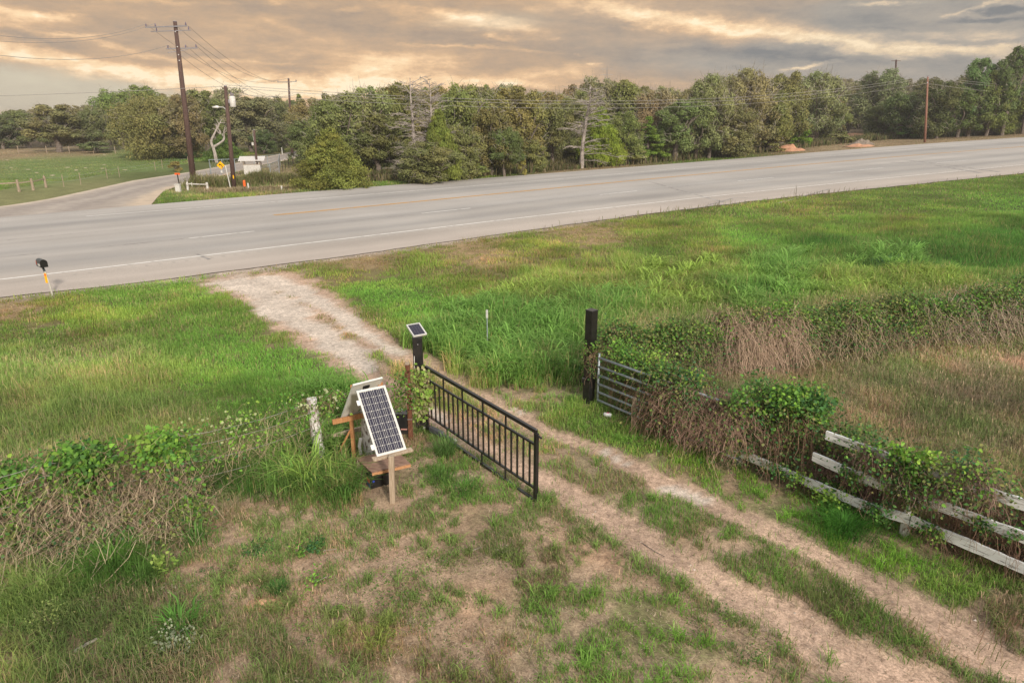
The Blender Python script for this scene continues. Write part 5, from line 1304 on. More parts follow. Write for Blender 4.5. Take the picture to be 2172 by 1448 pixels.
T(2125, 288, 97, 80, 'oakt', 'tallest tree near the right edge of the photo', (.7, .95, .75))
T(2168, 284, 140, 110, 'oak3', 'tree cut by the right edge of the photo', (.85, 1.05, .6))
T(2100, 287, 235, 90, 'oakl', 'leafy low tree at the verge near the right edge', (.9, 1.1, .7))
T(2190, 280, 190, 100, 'oakl', 'low tree past the right edge at the verge', (.9, 1.1, .7))
T(1905, 290, 272, 60, 'shrub', 'green weedy shrub left of the right-hand utility pole', (.9, 1.3, .8), cat='shrub')
T(1870, 291, 268, 70, 'shrub', 'low fresh green shrub in front of the clearing', (.9, 1.2, .85), cat='shrub')
T(1780, 304, 284, 60, 'shrub', 'greyish shrub beside the red soil pile', (1.2, 1.15, 1), cat='shrub')
T(1000, 378, 345, 80, 'shrub', 'olive shrub at the verge below the middle of the wood', (1, 1.1, .85), cat='shrub')
T(1330, 348, 315, 90, 'shrub', 'shrub under the oaks right of the lone dead tree', (1.1, 1.1, .9), cat='shrub')
T(1630, 322, 285, 80, 'shrub', 'shrub left behind the red soil pile', (1.1, 1.1, .9), cat='shrub')
# -- the rest of the wood, rows of crowns one behind another
prof_x = np.array([-700, -300, 0, 60, 100, 180, 230, 260, 300, 350, 400, 450, 520, 600, 650, 700, 740, 790, 850, 920, 980, 1020, 1100, 1200, 1250, 1300, 1350, 1400, 1450, 1490, 1570, 1650, 1720, 1800, 1845, 1900, 1960, 2000, 2040, 2130, 2170, 2600, 3200])
prof_y = np.array([215, 215, 238, 238, 226, 226, 225, 198, 192, 200, 200, 200, 205, 203, 200, 202, 196, 190, 186, 184, 182, 178, 186, 186, 172, 174, 178, 188, 186, 166, 158, 162, 158, 170, 158, 166, 168, 166, 150, 130, 140, 130, 120])
kinds = ['oak1', 'oak2', 'oak3', 'oakm', 'oakt', 'oakl', 'oakm', 'cedar2']
GRP = 'oaks and cedars crowding the wood behind its front row'
LBL = 'crown among the many oaks and cedars filling the wood behind its front row'
rr = random.Random(5)
def far_edge(px):
    return float(np.interp(px, [-400, 0, 300, 600, 650, 800, 1000, 1250, 1500, 1750, 1850, 2000, 2172, 2600], [322, 314, 312, 312, 345, 372, 366, 345, 325, 296, 280, 285, 280, 262]))
for row, (st, k0) in enumerate([(46, 0), (52, 10), (56, 26), (64, 60)]):
    px = -330
    while px < 2560:
        px += st*rr.uniform(.75, 1.3)
        e0 = gp(px, far_edge(px)); dirv = np.array([e0[0], e0[1]]); L = np.linalg.norm(dirv); dirv /= L
        if 615 < px < 700 and row == 0: continue
        q = dirv*(L+4+k0+rr.uniform(0, 9)); x, y = q; z = gz(x, y)
        Hh = at_y(px, float(np.interp(px, prof_x, prof_y))+rr.uniform(-4, 16)+(row == 0)*rr.uniform(10, 40), y)[2]-z
        # x drift of the sight line is negligible at this distance
        Hh = max(4.5, min(Hh, 17)); k = rr.choice(kinds); Wm = {'c': .48}.get(k[0], .85)*Hh*rr.uniform(.85, 1.15); Wm = min(max(Wm, 4), 11)
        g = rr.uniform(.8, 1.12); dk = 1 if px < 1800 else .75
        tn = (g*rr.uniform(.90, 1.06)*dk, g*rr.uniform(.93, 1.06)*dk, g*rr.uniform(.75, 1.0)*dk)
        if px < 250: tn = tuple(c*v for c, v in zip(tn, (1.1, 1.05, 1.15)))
        tree(px, 0, 0, 0, k, LBL, tn, group=GRP, pos=np.array([x, y, z]), hw=(Hh, Wm), name='wood_tree')
# undergrowth along the wood's foot
px = 745
while px < 2260:
    px += rr.uniform(26, 52)
    if 1225 < px < 1245 or 1650 < px < 1700 or 1790 < px < 1850 or 1950 < px < 1975 or 795 < px < 812 or 1415 < px < 1450: continue
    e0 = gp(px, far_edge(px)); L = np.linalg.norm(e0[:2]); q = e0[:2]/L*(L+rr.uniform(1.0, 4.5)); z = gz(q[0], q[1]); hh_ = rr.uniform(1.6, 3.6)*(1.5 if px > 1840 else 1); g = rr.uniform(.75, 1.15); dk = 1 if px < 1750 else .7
    tree(px, 0, 0, 0, rr.choice(['shrub', 'shrub', 'oakl']), 'bush in the undergrowth along the foot of the wood', (g*dk*rr.uniform(.9, 1.2), g*dk*1.05, g*dk*.85), group='bushes along the foot of the wood', pos=np.array([*q, z]), hw=(hh_, hh_*rr.uniform(1.1, 1.6)), name='shrub', cat='shrub')
def brush(name, pts, hgt, dep, n, cols, size, label, cat, seed, kind='stuff'):
    rng = np.random.default_rng(seed); P = np.array([hit(a, b) for a, b in pts]); d = np.r_[0, np.cumsum(np.hypot(*np.diff(P[:, :2], axis=0).T))]
    s = rng.uniform(0, d[-1], n); x = np.interp(s, d, P[:, 0])+rng.normal(size=n)*dep; y = np.interp(s, d, P[:, 1])+rng.uniform(0, 1, n)*dep*2
    m = ~on_road(x, y, .15 if name == 'verge_weeds' else .5); x = x[m]; y = y[m]; n = len(x)
    h = hgt*(.4+1.2*fbm(x, y, 2.2, 3, 3)); z = base_z(x)
    c = np.array(cols)[rng.integers(0, len(cols), n)]*rng.uniform(.6, 1.4, n)[:, None]*(.6+.8*fbm(x, y, 1.5, 6, 2))[:, None]
    V, Fc, cc, cnt = blades(np.c_[x, y, z], h*rng.uniform(.4, 1.2, n), np.full(n, size), rng.uniform(0, 2*pi, n), rng.uniform(.1, .7, n), c, c*1.1, True)
    return tag(link(name, np_mesh(name, V, Fc, np.full(cnt, 3), M['grass'], cc)), label, cat, kind=kind)
brush('roadside_brush', [(730, 388), (850, 382), (1000, 374), (1250, 354), (1500, 334), (1740, 308), (1900, 294), (2172, 284), (2300, 272)], 1.1, 1.6, 42000, [(.17, .17, .07), (.22, .19, .09), (.13, .17, .05), (.26, .21, .13)], .12, 'rough olive and straw brush along the foot of the wood', 'brush', 71)
brush('island_weeds', [(445, 402), (500, 398), (600, 392)], 1.1, 1.4, 9000, [(.24, .23, .09), (.28, .24, .13), (.18, .21, .07)], .06, 'tall brownish weeds around the poles and the shed', 'weeds', 72)
brush('island_straw', [(440, 412), (520, 408), (640, 402)], .5, .6, 5000, [(.40, .32, .21), (.34, .29, .16)], .05, 'pale straw grass in front of the island weeds', 'dry grass', 73)
brush('weed_tuft', [(1640, 424), (1660, 420)], .9, .5, 420, [(.26, .20, .13), (.22, .22, .10)], .03, 'straggly brown weeds on the near road edge', 'weeds', 74)
brush('verge_weeds', [(1120, 492), (1200, 480), (1300, 466), (1450, 452), (1640, 430), (1900, 396), (2172, 370)], .42, .5, 620, [(.30, .22, .15), (.26, .24, .12), (.22, .24, .10)], .03, 'thin brownish weeds along the near edge of the highway', 'weeds', 76)
brush('track_brush', [(290, 384), (330, 374), (380, 362)], .55, .8, 2600, [(.26, .24, .12), (.20, .23, .08)], .06, 'rough straw weeds along the side road edge', 'weeds', 75)

# ------------------------------------------------------------------ utility poles and wires
def crossarm(e, c, L, ax, ins=(), name='crossarm', drop=0, m='steel', th=.10):
    c = np.array(c, float); ax = np.array(ax, float)
    o = MB().box(c, L, .09, th, ax).build(name, M[m], e)
    for s in ins:
        q = c+ax*s*L/2
        MB().tube([q+UP*.04, q+UP*.14, q+UP*.20, q+UP*.32], [.03, .075, .055, .03], 7).build('insulator', M['insul'], o)
    return c
def pole(px, by, tx, ty, r0, r1, label, m='pole'):
    b = gp(px, by); t = at_y(tx, ty, b[1]); e = empty('utility_pole', b, label, 'utility pole')
    MB().tube([b-UP*.3, b+(t-b)*.5, t], [r0, (r0+r1)/2, r1], 12).build('pole', M[m], e, smooth=True)
    MB().tube([t, t+UP*.04], [r1*1.06, r1*.9], 12).build('pole_cap', M['steel'], e)
    return e, b, t
def wire_obj(name, label, spans, r=.02):
    mb = MB()
    for a, b, sag in spans:
        a = np.array(a, float); b = np.array(b, float); P = []
        for i in range(25): t = i/24; P.append(a*(1-t)+b*t-UP*sag*4*t*(1-t))
        mb.tube(P, r, 4)
    o = mb.build(name, M['wire'], base=spans[0][0]); return tag(o, label, 'power line', 'overhead wires')
e1, b1, t1 = pole(411, 388, 371, 46, .30, .17, 'tallest brown utility pole, leaning, at the side road mouth')
axA = np.array([1, -.25, 0]); axA /= np.linalg.norm(axA)
cA = t1-UP*.62; cB = t1-UP*2.55
cC = crossarm(e1, at_y(352, 57, b1[1]), 4.6, axA, (-.95, -.5, .95)); 
cD = crossarm(e1, at_y(362, 66, b1[1]), 4.4, axA, (-.7, .9), th=.07); cE = crossarm(e1, at_y(386, 103, b1[1]), 3.4, axA, (-.9, .25, .92))
MB().beam(at_y(356, 112, b1[1]), at_y(398, 106, b1[1]), .05, .05).build('brace', M['steel'], e1)
for k in (.9, 2.2, 2.9, 3.4): MB().tube([t1-UP*k+[.0, -.19, 0], t1-UP*k+[0, -.24, 0]], .05, 8).build('bolt', M['chip'], e1)
e2, b2, t2 = pole(497, 405, 478, 183, .21, .13, 'utility pole with white transformer and street light arm')
tf_ = MB().tube([t2+[.45, 0, -1.7], t2+[.45, 0, -1.65], t2+[.45, 0, -.85], t2+[.45, 0, -.80]], [.20, .25, .25, .18], 14).build('transformer', M['white'], e2, smooth=True)
MB().tube([t2+[.40, 0, -.8], t2+[.40, 0, -.45]], [.05, .03], 8).build('bushing', M['insul'], tf_)
MB().tube([t2+[.55, 0, -.8], t2+[.55, 0, -.55]], [.05, .03], 8).build('bushing', M['insul'], tf_)
MB().box(t2+[.2, 0, -1.2], .2, .06, .3).build('bracket', M['steel'], e2)
lampm = at_y(453, 229, b2[1])
a_ = at_y(482, 233, b2[1]); la_ = MB().tube([a_-UP*.1, a_+[-.3, 0, .2], a_+[-.7, 0, .22]], .03, 7).build('lamp_arm', M['alu'], e2)
MB().tube([a_+[-.65, 0, .22], a_+[-.85, 0, .22], a_+[-1.25, 0, .20]], [.06, .13, .06], 10).build('lamp_head', M['alu'], la_, smooth=True)
MB().tube([t2+[0, 0, -.2], t2+[.0, 0, .05]], .06, 8).build('top_pin', M['insul'], e2)
MB().box(t2+[-.05, 0, -.15], .5, .07, .08).build('crossarm', M['pole'], e2)
MB().box(at_y(497, 375, b2[1])+[0, -.2, 0], .09, .02, .3).build('number_tag', M['yellow'], e2)
MB().beam(b2+[-.25, -.05, .0], b2+[-.5, 0, 2.2], .07, .07).build('guy_guard', M['white'], e2)
e3, b3_, t3_ = pole(547, 375, 539, 276, .13, .10, 'short service pole standing by the small shed')
MB().box(b3_+[-.12, -.1, 3.5], .2, .12, .3).build('meter_box', M['white'], e3)
MB().box(b3_+[0, -.14, 1.6], .1, .02, .35).build('number_tag', M['white'], e3)
MB().beam(b3_+[.28, 0, 0], b3_+[.28, 0, 1.7], .08, .08).build('riser', M['white'], e3)
MB().tube([t3_+[-.12, 0, 0], t3_+[-.2, 0, -.6], t3_+[-.14, 0, -1.3]], .035, 6).build('service_loop', M['wire'], e3)
e4, b4, t4 = pole(620, 330, 612, 167, .26, .15, 'distant tall utility pole above the side road bend')
crossarm(e4, t4-UP*.5+[-.3, 0, 0], 3.6, axA, (-.95, .95), th=.08)
for k in (1.5, 1.9, 2.6): MB().tube([t4-UP*k+[0, -.16, 0], t4-UP*k+[0, -.21, 0]], .06, 8).build('bolt', M['chip'], e4)
e5, b5, t5 = pole(1962, 302, 1968, 163, .19, .12, 'reddish utility pole standing before the wood at the right', 'poleR')
MB().tube([t5-UP*.05, t5+UP*.2], .06, 8).build('top_pin', M['insul'], e5)
MB().box(t5-UP*.9+[0, -.14, 0], .12, .1, .2).build('wire_bracket', M['steel'], e5)
b6 = np.array([*at_y(1896, 250, 205)[:2], 0]); b6[2] = gz(b6[0], b6[1]); t6 = at_y(1901, 127, 205)
e = empty('utility_pole', b6, 'faraway pole top sticking out above the wood at the right', 'utility pole')
MB().tube([b6-UP*.3, t6], [.32, .22], 9).build('pole', M['pole'], e); MB().box(t6-UP*.3, 2.6, .12, .12).build('crossarm', M['pole'], e); MB().box(t6-UP*3.6, 2.4, .12, .12).build('crossarm', M['pole'], e)
b7 = np.array([*at_y(692, 300, 165)[:2], 0]); b7[2] = gz(b7[0], b7[1]); t7 = at_y(696, 205, 165)
e = empty('utility_pole', b7, 'faraway pole with four pale crossarms half hidden in the trees', 'utility pole')
MB().tube([b7-UP*.3, t7], [.2, .14], 8).build('pole', M['pole'], e)
for (x_, y_, w_) in [(696, 213, 1.9), (690, 224, 2.7), (695, 229, 1.7), (686, 238, 1.9)]:
    q = at_y(x_, y_, 164.5); MB().box(q, w_, .2, .28).build('crossarm', M['white'], e)
b8 = np.array([*at_y(1288, 300, 420)[:2], 0]); b8[2] = gz(b8[0], b8[1]); t8 = at_y(1288, 139, 420)
e = empty('transmission_tower', b8, 'very faint lattice tower top above the middle of the wood', 'tower')
for sx_, sy_ in ((-1, -1), (1, -1), (-1, 1), (1, 1)):
    MB().tube([b8+[sx_*3, sy_*3, 0], t8+[sx_*.5, sy_*.5, -6], t8], [.12, .10, .06], 4).build('leg', M['wire'], e)
for k in (2, 5): MB().box(t8-UP*k, 7, .18, .18).build('crossarm', M['wire'], e)
far = lambda px, py, Y: at_y(px, py, Y)
wire_obj('power_line', 'upper thin wires crossing the wood between the transformer pole and the right-hand pole', [(t2+UP*.1, t5+UP*.15, 2.4), (t2-UP*.1+[.2, 0, 0], t5-UP*.15, 2.5)], .017)
wire_obj('power_line', 'lower wire crossing the wood between the transformer pole and the right-hand pole', [(t2-UP*.6, t5-UP*1.0, 2.3)], .015)
wire_obj('power_line', 'wires leaving the right-hand pole for the right edge of the photo', [(t5+UP*.15, t5+np.array([60, 28, .2]), 1.2), (t5-UP*1.0, t5+np.array([60, 28, -1.2]), 1.2), (t5-UP*.15, t5+np.array([60, 28, -.3]), 1.2)], .022)
wire_obj('power_line', 'single wire running left from the transformer pole over the pasture', [(t2+UP*.0, t2+np.array([-48, -14, -1.4]), .5)], .018)
armA = lambda s: cC+axA*s*2.3+UP*.3
wire_obj('power_line', 'upper wires from the tallest pole to the distant pole', [(armA(.95)+[.2, 0, -.3], t4+np.array([1.4, 0, -.3]), 2.0), (armA(-.95), t4+np.array([-2.0, 0, -.3]), 2.0), (t1-UP*.3, t4+UP*.1, 2.0)], .02)
wire_obj('power_line', 'lower wires from the tallest pole to the distant pole', [(cE+axA*1.5+UP*.3, t4+np.array([1.4, 0, -2.3]), 2.2), (cE+axA*.4+UP*.3, t4+np.array([.6, 0, -2.3]), 2.2), (cE-axA*1.5+UP*.3, t4+np.array([-1.2, 0, -2.3]), 2.2)], .02)
wire_obj('power_line', 'wires from the tallest pole out over the left edge of the photo', [(armA(-.95), at_y(-150, 52, 42), 1.0), (cC-axA*1.2+UP*.3, at_y(-150, 70, 42), 1.0), (cE-axA*1.5+UP*.3, at_y(-150, 95, 42), 1.0)], .016)

# ------------------------------------------------------------------ small things on the island between the roads
# warning sign
sbp = gp(469, 372); 
e = empty('warning_sign', sbp, 'yellow diamond warning sign with a black left-bend arrow', 'road sign')
cs = at_y(468, 351, sbp[1]); hh = 7.6/F*math.hypot(sbp[1], 6)
MB().beam(sbp-UP*.1, np.array([cs[0], cs[1]+.05, cs[2]+.3]), .07, .05, up=(1, 0, 0)).build('post', M['galv'], e)
S = .46
P = [cs+np.array([0, 0, -S]), cs+np.array([S, 0, 0]), cs+np.array([0, 0, S]), cs+np.array([-S, 0, 0])]
sp_ = MB().prism(P, [0, .02, 0]).build('sign_plate', M['yellow'], e)
def ribbon(pts, w, c, y):
    mb = MB()
    for (a, b), (c_, d) in zip(pts[:-1], pts[1:]): mb.beam(c+np.array([a, y, b]), c+np.array([c_, y, d]), .006, w, up=(0, 1, 0))
    return mb
mb = MB()
for (a, b), (c_, d) in [((.16, -.24), (.16, -.07)), ((.16, -.07), (.08, .04)), ((.08, .04), (-.06, .08))]:
    p, q = cs+np.array([a, -.012, b]), cs+np.array([c_, -.012, d]); dv = q-p; dv /= np.linalg.norm(dv); mb.box((p+q)/2, np.linalg.norm(q-p)+.03, .075, .008, dv, np.cross(dv, [0, 1, 0]), (0, 1, 0))
mb.prism([cs+np.array([-.22, -.016, .12]), cs+np.array([-.03, -.016, .20]), cs+np.array([-.08, -.016, -.03])], [0, .008, 0])
mb.build('arrow', M['signblack'], sp_)
MB().box(cs+np.array([0, -.0, -S-.2]), .22, .02, .3).build('lower_plate', M['white'], e)
# orange topped marker with white cabinet
q = gp(381, 405)
e = empty('route_marker', gp(382, 400), 'thin dark post topped by a small orange sign', 'marker'); mq = gp(382, 400)
tq = at_y(376, 369, mq[1]); MB().tube([mq-UP*.1, tq], .05, 6).build('post', M['signblack'], e); MB().box(tq, .48, .05, .17).build('orange_sign', M['orangeprint'], e)
e = empty('cable_pedestal', gp(379, 408), 'low white utility cabinet below the orange topped post', 'utility box'); q = gp(379, 408)
MB().box(q+UP*.32, .42, .30, .64).build('cabinet', M['white'], e, bevel=.03); MB().box(q+UP*.67, .50, .38, .07).build('lid', M['white'], e, bevel=.02)
# rail guard
qa, qb = gp(399, 405), gp(441, 406)
e = empty('rail_barrier', (qa+qb)/2, 'whitish two-post wooden rail at the foot of the tallest pole', 'barrier')
for q in (qa, qb): MB().tube([q-UP*.1, q+UP*.78], [.12, .10], 8).build('post', M['peel'], e)
MB().beam(qa+UP*.62, qb+UP*.60, .07, .09).build('rail', M['peel'], e)
q = gp(408, 400); MB().tube([q-UP*.1, q+UP*.55], .07, 7).build('post', M['peel'], e)
q = gp(442, 386)
e = empty('fence_post', q, 'short grey post with a stub rail behind the rail barrier', 'fence post'); MB().tube([q-UP*.1, q+UP*.8], .07, 7).build('post', M['greywood'], e); MB().beam(q+UP*.6, q+[.6, .3, .75], .07, .09).build('stub_rail', M['greywood'], e)
# orange utility marker
q = gp(520, 405)
e = empty('orange_marker', q, 'bright orange cable marker post right of the transformer pole', 'marker')
MB().tube([q-UP*.1, q+UP*.4], .04, 6).build('stem', M['signblack'], e); MB().tube([q+UP*.35, q+UP*.4, q+UP*.88, q+UP*.93], [.08, .11, .11, .05], 10).build('orange_tube', mat('orange', (.85, .13, .03), (.9, .18, .04), bump=0), e)
for px, py, h, lb in [(528, 407, .75, 'white stake just right of the orange cable marker'), (598, 405, .45, 'short white stake at the right end of the weeds'), (490, 392, 1.0, 'white stake leaning by the transformer pole'),
                      (511, 345, .9, 'pale post on the far side of the side road'), (599, 328, 1.2, 'pale post at the side road bend')]:
    q = gp(px, py); o = MB().box(q+UP*h/2, .12, .08, h).build('marker_stake', M['white'], base=q, bevel=.01); tag(o, lb, 'stake')
# shed
q0 = gp(536, 376); sh = empty('small_shed', q0, 'small shed with a pale corrugated metal roof by the service pole', 'shed')
sx = np.array([.97, .22, 0]); sx /= np.linalg.norm(sx); sy = np.array([-sx[1], sx[0], 0])
cs_ = q0+sy*.9
MB().box(cs_+UP*.65, 1.75, 1.2, 1.3, sx).build('wall', M['white'], sh)
mb = MB(); 
for i in range(24):
    s = -1.35+i*2.7/24
    mb.box(cs_+sx*(s+.056)+UP*(1.92+.012*(i % 2))-sy*.0, .115, 1.7, .03, sx, sy+UP*.25, UP-sy*.25)
mb.build('roof', M['roofmetal'], sh)
for a in (-.85, .85):
    for b_ in (-.55, .55): MB().beam(cs_+sx*a+sy*b_, cs_+sx*a+sy*b_+UP*(1.86+.25*b_), .07, .07, up=(1, 0, 0)).build('post', M['greywood'], sh)
MB().box(cs_+UP*1.34-sy*.6, 1.85, .05, .06, sx).build('ledge', M['greywood'], sh)
# chain link fence round the shed
cf_pts = [gp(450, 385), gp(447, 368), gp(500, 366), gp(595, 352), gp(593, 370), gp(575, 380)]
cf = empty('chain_link_fence', gp(520, 372), 'grey chain link fence around the small shed', 'fence')
mb = MB()
for a, b in zip(cf_pts[:-1], cf_pts[1:]):
    L = np.linalg.norm((b-a)[:2]); n = max(2, int(L/.35))
    for i in range(n):
        for s in (0, 1):
            x0_ = a+(b-a)*((i+s)/n); x1_ = a+(b-a)*((i+1-s)/n); mb.beam(x0_+UP*.05, x1_+UP*1.5, .012, .012)
            mb.beam((x0_+x1_)/2+UP*.05, x1_+UP*.8, .012, .012)
mb.build('mesh', M['wire'], cf)
for a, b in zip(cf_pts[:-1], cf_pts[1:]): MB().tube([a+UP*1.55, b+UP*1.55], .03, 6).build('top_rail', M['galv'], cf)
for q in cf_pts+[cf_pts[1]*.5+cf_pts[2]*.5, cf_pts[2]*.6+cf_pts[3]*.4, cf_pts[2]*.3+cf_pts[3]*.7]: MB().tube([q-UP*.1, q+UP*1.6], .04, 6).build('post', M['galv'], cf)
# T-post fence beyond
tp_ = empty('wire_fence', gp(605, 352), 'row of thin dark fence posts with white tips beyond the shed', 'fence')
for px, py in [(600, 365), (606, 360), (613, 357), (622, 354), (632, 352)]:
    q = gp(px, py); MB().tube([q-UP*.1, q+UP*1.3], .03, 5).build('post', M['signblack'], tp_); MB().box(q+UP*1.35, .07, .07, .14).build('white_tip', M['white'], tp_)
# pasture rail fence at the left
rf = empty('rail_fence', gp(70, 406), 'weathered post and rail fence at the left pasture edge', 'fence')
pr_ = [gp(-60, 413), gp(41, 407), gp(71, 404), gp(98, 398)]
for q in pr_: MB().tube([q-UP*.1, q+UP*1.05], [.12, .10], 8).build('post', M['greywood'], rf)
for a, b in zip(pr_[:-1], pr_[1:]): MB().beam(a+UP*.75, b+UP*.80, .06, .10).build('rail', M['greywood'], rf)
# pasture wire fence far
wf = empty('wire_fence', gp(150, 325), 'thin wire fence across the far side of the pasture', 'fence')
pw_ = [gp(x_, 326-.0*x_) for x_ in (40, 100, 148, 199, 245, 290)]
for q in pw_: MB().tube([q-UP*.1, q+UP*1.35], .07, 5).build('post', M['greywood'], wf)
for h in (.5, .9, 1.25):
    mb = MB()
    for a, b in zip(pw_[:-1], pw_[1:]): mb.tube([a+UP*h, b+UP*h], .012, 3)
    mb.build('wire', M['wire'], wf)
wf = empty('wire_fence', gp(180, 395), 'low wire fence between pasture and side road verge', 'fence')
pw_ = [gp(*p) for p in ((98, 398), (136, 397), (172, 392), (228, 379), (254, 376), (330, 362), (345, 358), (400, 350))]
for q in pw_: MB().tube([q-UP*.1, q+UP*1.15], .035, 5).build('post', M['greywood'], wf)
for h in (.5, .9):
    mb = MB()
    for a, b in zip(pw_[:-1], pw_[1:]): mb.tube([a+UP*h, b+UP*h], .010, 3)
    mb.build('wire', M['wire'], wf)
# soil piles by the wood
mound('soil_pile', 1675, 320, 2.6, 1.8, .95, M['redsoil'], 'bare red soil pile at the foot of the wood', 'soil pile', 5)
mound('soil_pile', 1826, 311, 2.5, 1.6, .5, M['redsoil'], 'flatter red soil pile topped by grey debris', 'soil pile', 6)
mound('debris_heap', 1829, 307, 2.2, 1.5, .85, M['debris'], 'grey brush debris heap on top of the flatter red pile', 'debris', 9)
q = gp(1823, 297); mound('soil_pile', 1812, 291, 5, 2, .7, M['redsoil'], 'low reddish bank inside the dark clearing', 'soil pile', 11)
# pale rocks in the pasture
for k, (px, py) in enumerate([(78, 367), (59, 360), (112, 373), (181, 357), (144, 356), (221, 350), (162, 362), (23, 356), (217, 358), (265, 361), (222, 329), (14, 340)]):
    q = gp(px, py); mb = MB(); P = []
    for i in range(7): a = i*2*pi/7; P.append(q+np.array([cos(a)*random.uniform(.15, .34), sin(a)*random.uniform(.15, .28), -.05]))
    mb.prism(P, [0, 0, random.uniform(.10, .16)])
    o = mb.build('pasture_rock', mat('rock', (.30, .28, .18), (.40, .36, .26), rough=.95) if k == 0 else bpy.data.materials['rock'], base=q); tag(o, 'pale flat rock lying in the short pasture grass', 'rock', 'pale rocks scattered in the pasture')

# ------------------------------------------------------------------ thin air between the camera and the wood
bmx = bpy.data.meshes.new('haze'); L_ = 650
vv = [(x, y, z) for z in (-12, 60) for y in (-120, 520) for x in (-420, 560)]
bmx.from_pydata(vv, [], [(0, 2, 3, 1), (4, 5, 7, 6), (0, 1, 5, 4), (2, 6, 7, 3), (0, 4, 6, 2), (1, 3, 7, 5)])
hm = bpy.data.materials.new('haze_air'); hm.use_nodes = True; hn = hm.node_tree; hn.nodes.clear()
ho = hn.nodes.new('ShaderNodeOutputMaterial'); hv = hn.nodes.new('ShaderNodeVolumePrincipled'); hv.inputs['Color'].default_value = (.92, .90, .88, 1); hv.inputs['Density'].default_value = .0005; hv.inputs['Anisotropy'].default_value = .2
hn.links.new(hv.outputs[0], ho.inputs['Volume']); bmx.materials.append(hm)
tag(link('haze', bmx), 'thin pale haze in the air before the wood', 'haze', kind='stuff')
# ------------------------------------------------------------------ camera, sun, sky
cam = bpy.data.cameras.new('camera'); cam.sensor_width = 36; cam.lens = F/2172*36; cam.clip_end = 6000; cam.clip_start = .1
co = bpy.data.objects.new('camera', cam); COL.objects.link(co); co.location = (0, 0, CH); co.rotation_euler = (pi/2-PITCH, 0, 0); sc.camera = co
SUN_EL = radians(27); SDX, SDY = .42, -.91      # the sun stands low behind the camera, a little to the right
su = bpy.data.lights.new('sun', 'SUN'); su.energy = 2.9; su.angle = radians(5); su.color = (1, .90, .78)
so = bpy.data.objects.new('sun', su); COL.objects.link(so)
d = Vector((SDX*cos(SUN_EL), SDY*cos(SUN_EL), sin(SUN_EL))); so.rotation_euler = d.to_track_quat('Z', 'Y').to_euler(); so.location = (0, -20, 40)
W = bpy.data.worlds.new('World'); sc.world = W; W.use_nodes = True; nt = W.node_tree
bg = nt.nodes['Background']
sky = N(nt, 'ShaderNodeTexSky'); sky.sky_type = 'NISHITA'; sky.sun_disc = False; sky.sun_elevation = SUN_EL; sky.sun_rotation = math.atan2(SDX, SDY) % (2*pi)
sky.air_density = 1.5; sky.dust_density = 3
def m_(op, a, b=None, c=None, clamp=False):
    n = N(nt, 'ShaderNodeMath', operation=op); n.use_clamp = clamp
    for i, v in enumerate((a, b, c)):
        if v is None: continue
        if isinstance(v, (int, float)): n.inputs[i].default_value = v
        else: nt.links.new(v, n.inputs[i])
    return n.outputs[0]
tc = N(nt, 'ShaderNodeTexCoord'); sp = N(nt, 'ShaderNodeSeparateXYZ'); nt.links.new(tc.outputs['Generated'], sp.inputs[0])
az = m_('ARCTAN2', sp.outputs[0], sp.outputs[1]); el = m_('ARCSINE', sp.outputs[2])
K = 14.48   # unit: hundredths of the frame's focal length, so one unit of sky is 100 px of the photograph
cx = N(nt, 'ShaderNodeCombineXYZ'); nt.links.new(m_('MULTIPLY', az, K), cx.inputs[0]); nt.links.new(m_('MULTIPLY', el, K), cx.inputs[1])
def sky_at(px, py):
    r = ray(px, py); r = r/np.linalg.norm(r); return math.atan2(r[0], r[1])*K, math.asin(r[2])*K
def noise(scale, stretch, detail=6, rough=.6, off=0):
    mp = N(nt, 'ShaderNodeMapping'); mp.inputs['Scale'].default_value = stretch; mp.inputs['Location'].default_value = (off, off*1.7, 0); nt.links.new(cx.outputs[0], mp.inputs[0])
    n = N(nt, 'ShaderNodeTexNoise'); n.inputs['Scale'].default_value = scale; n.inputs['Detail'].default_value = detail; n.inputs['Roughness'].default_value = rough
    nt.links.new(mp.outputs[0], n.inputs[0]); return n
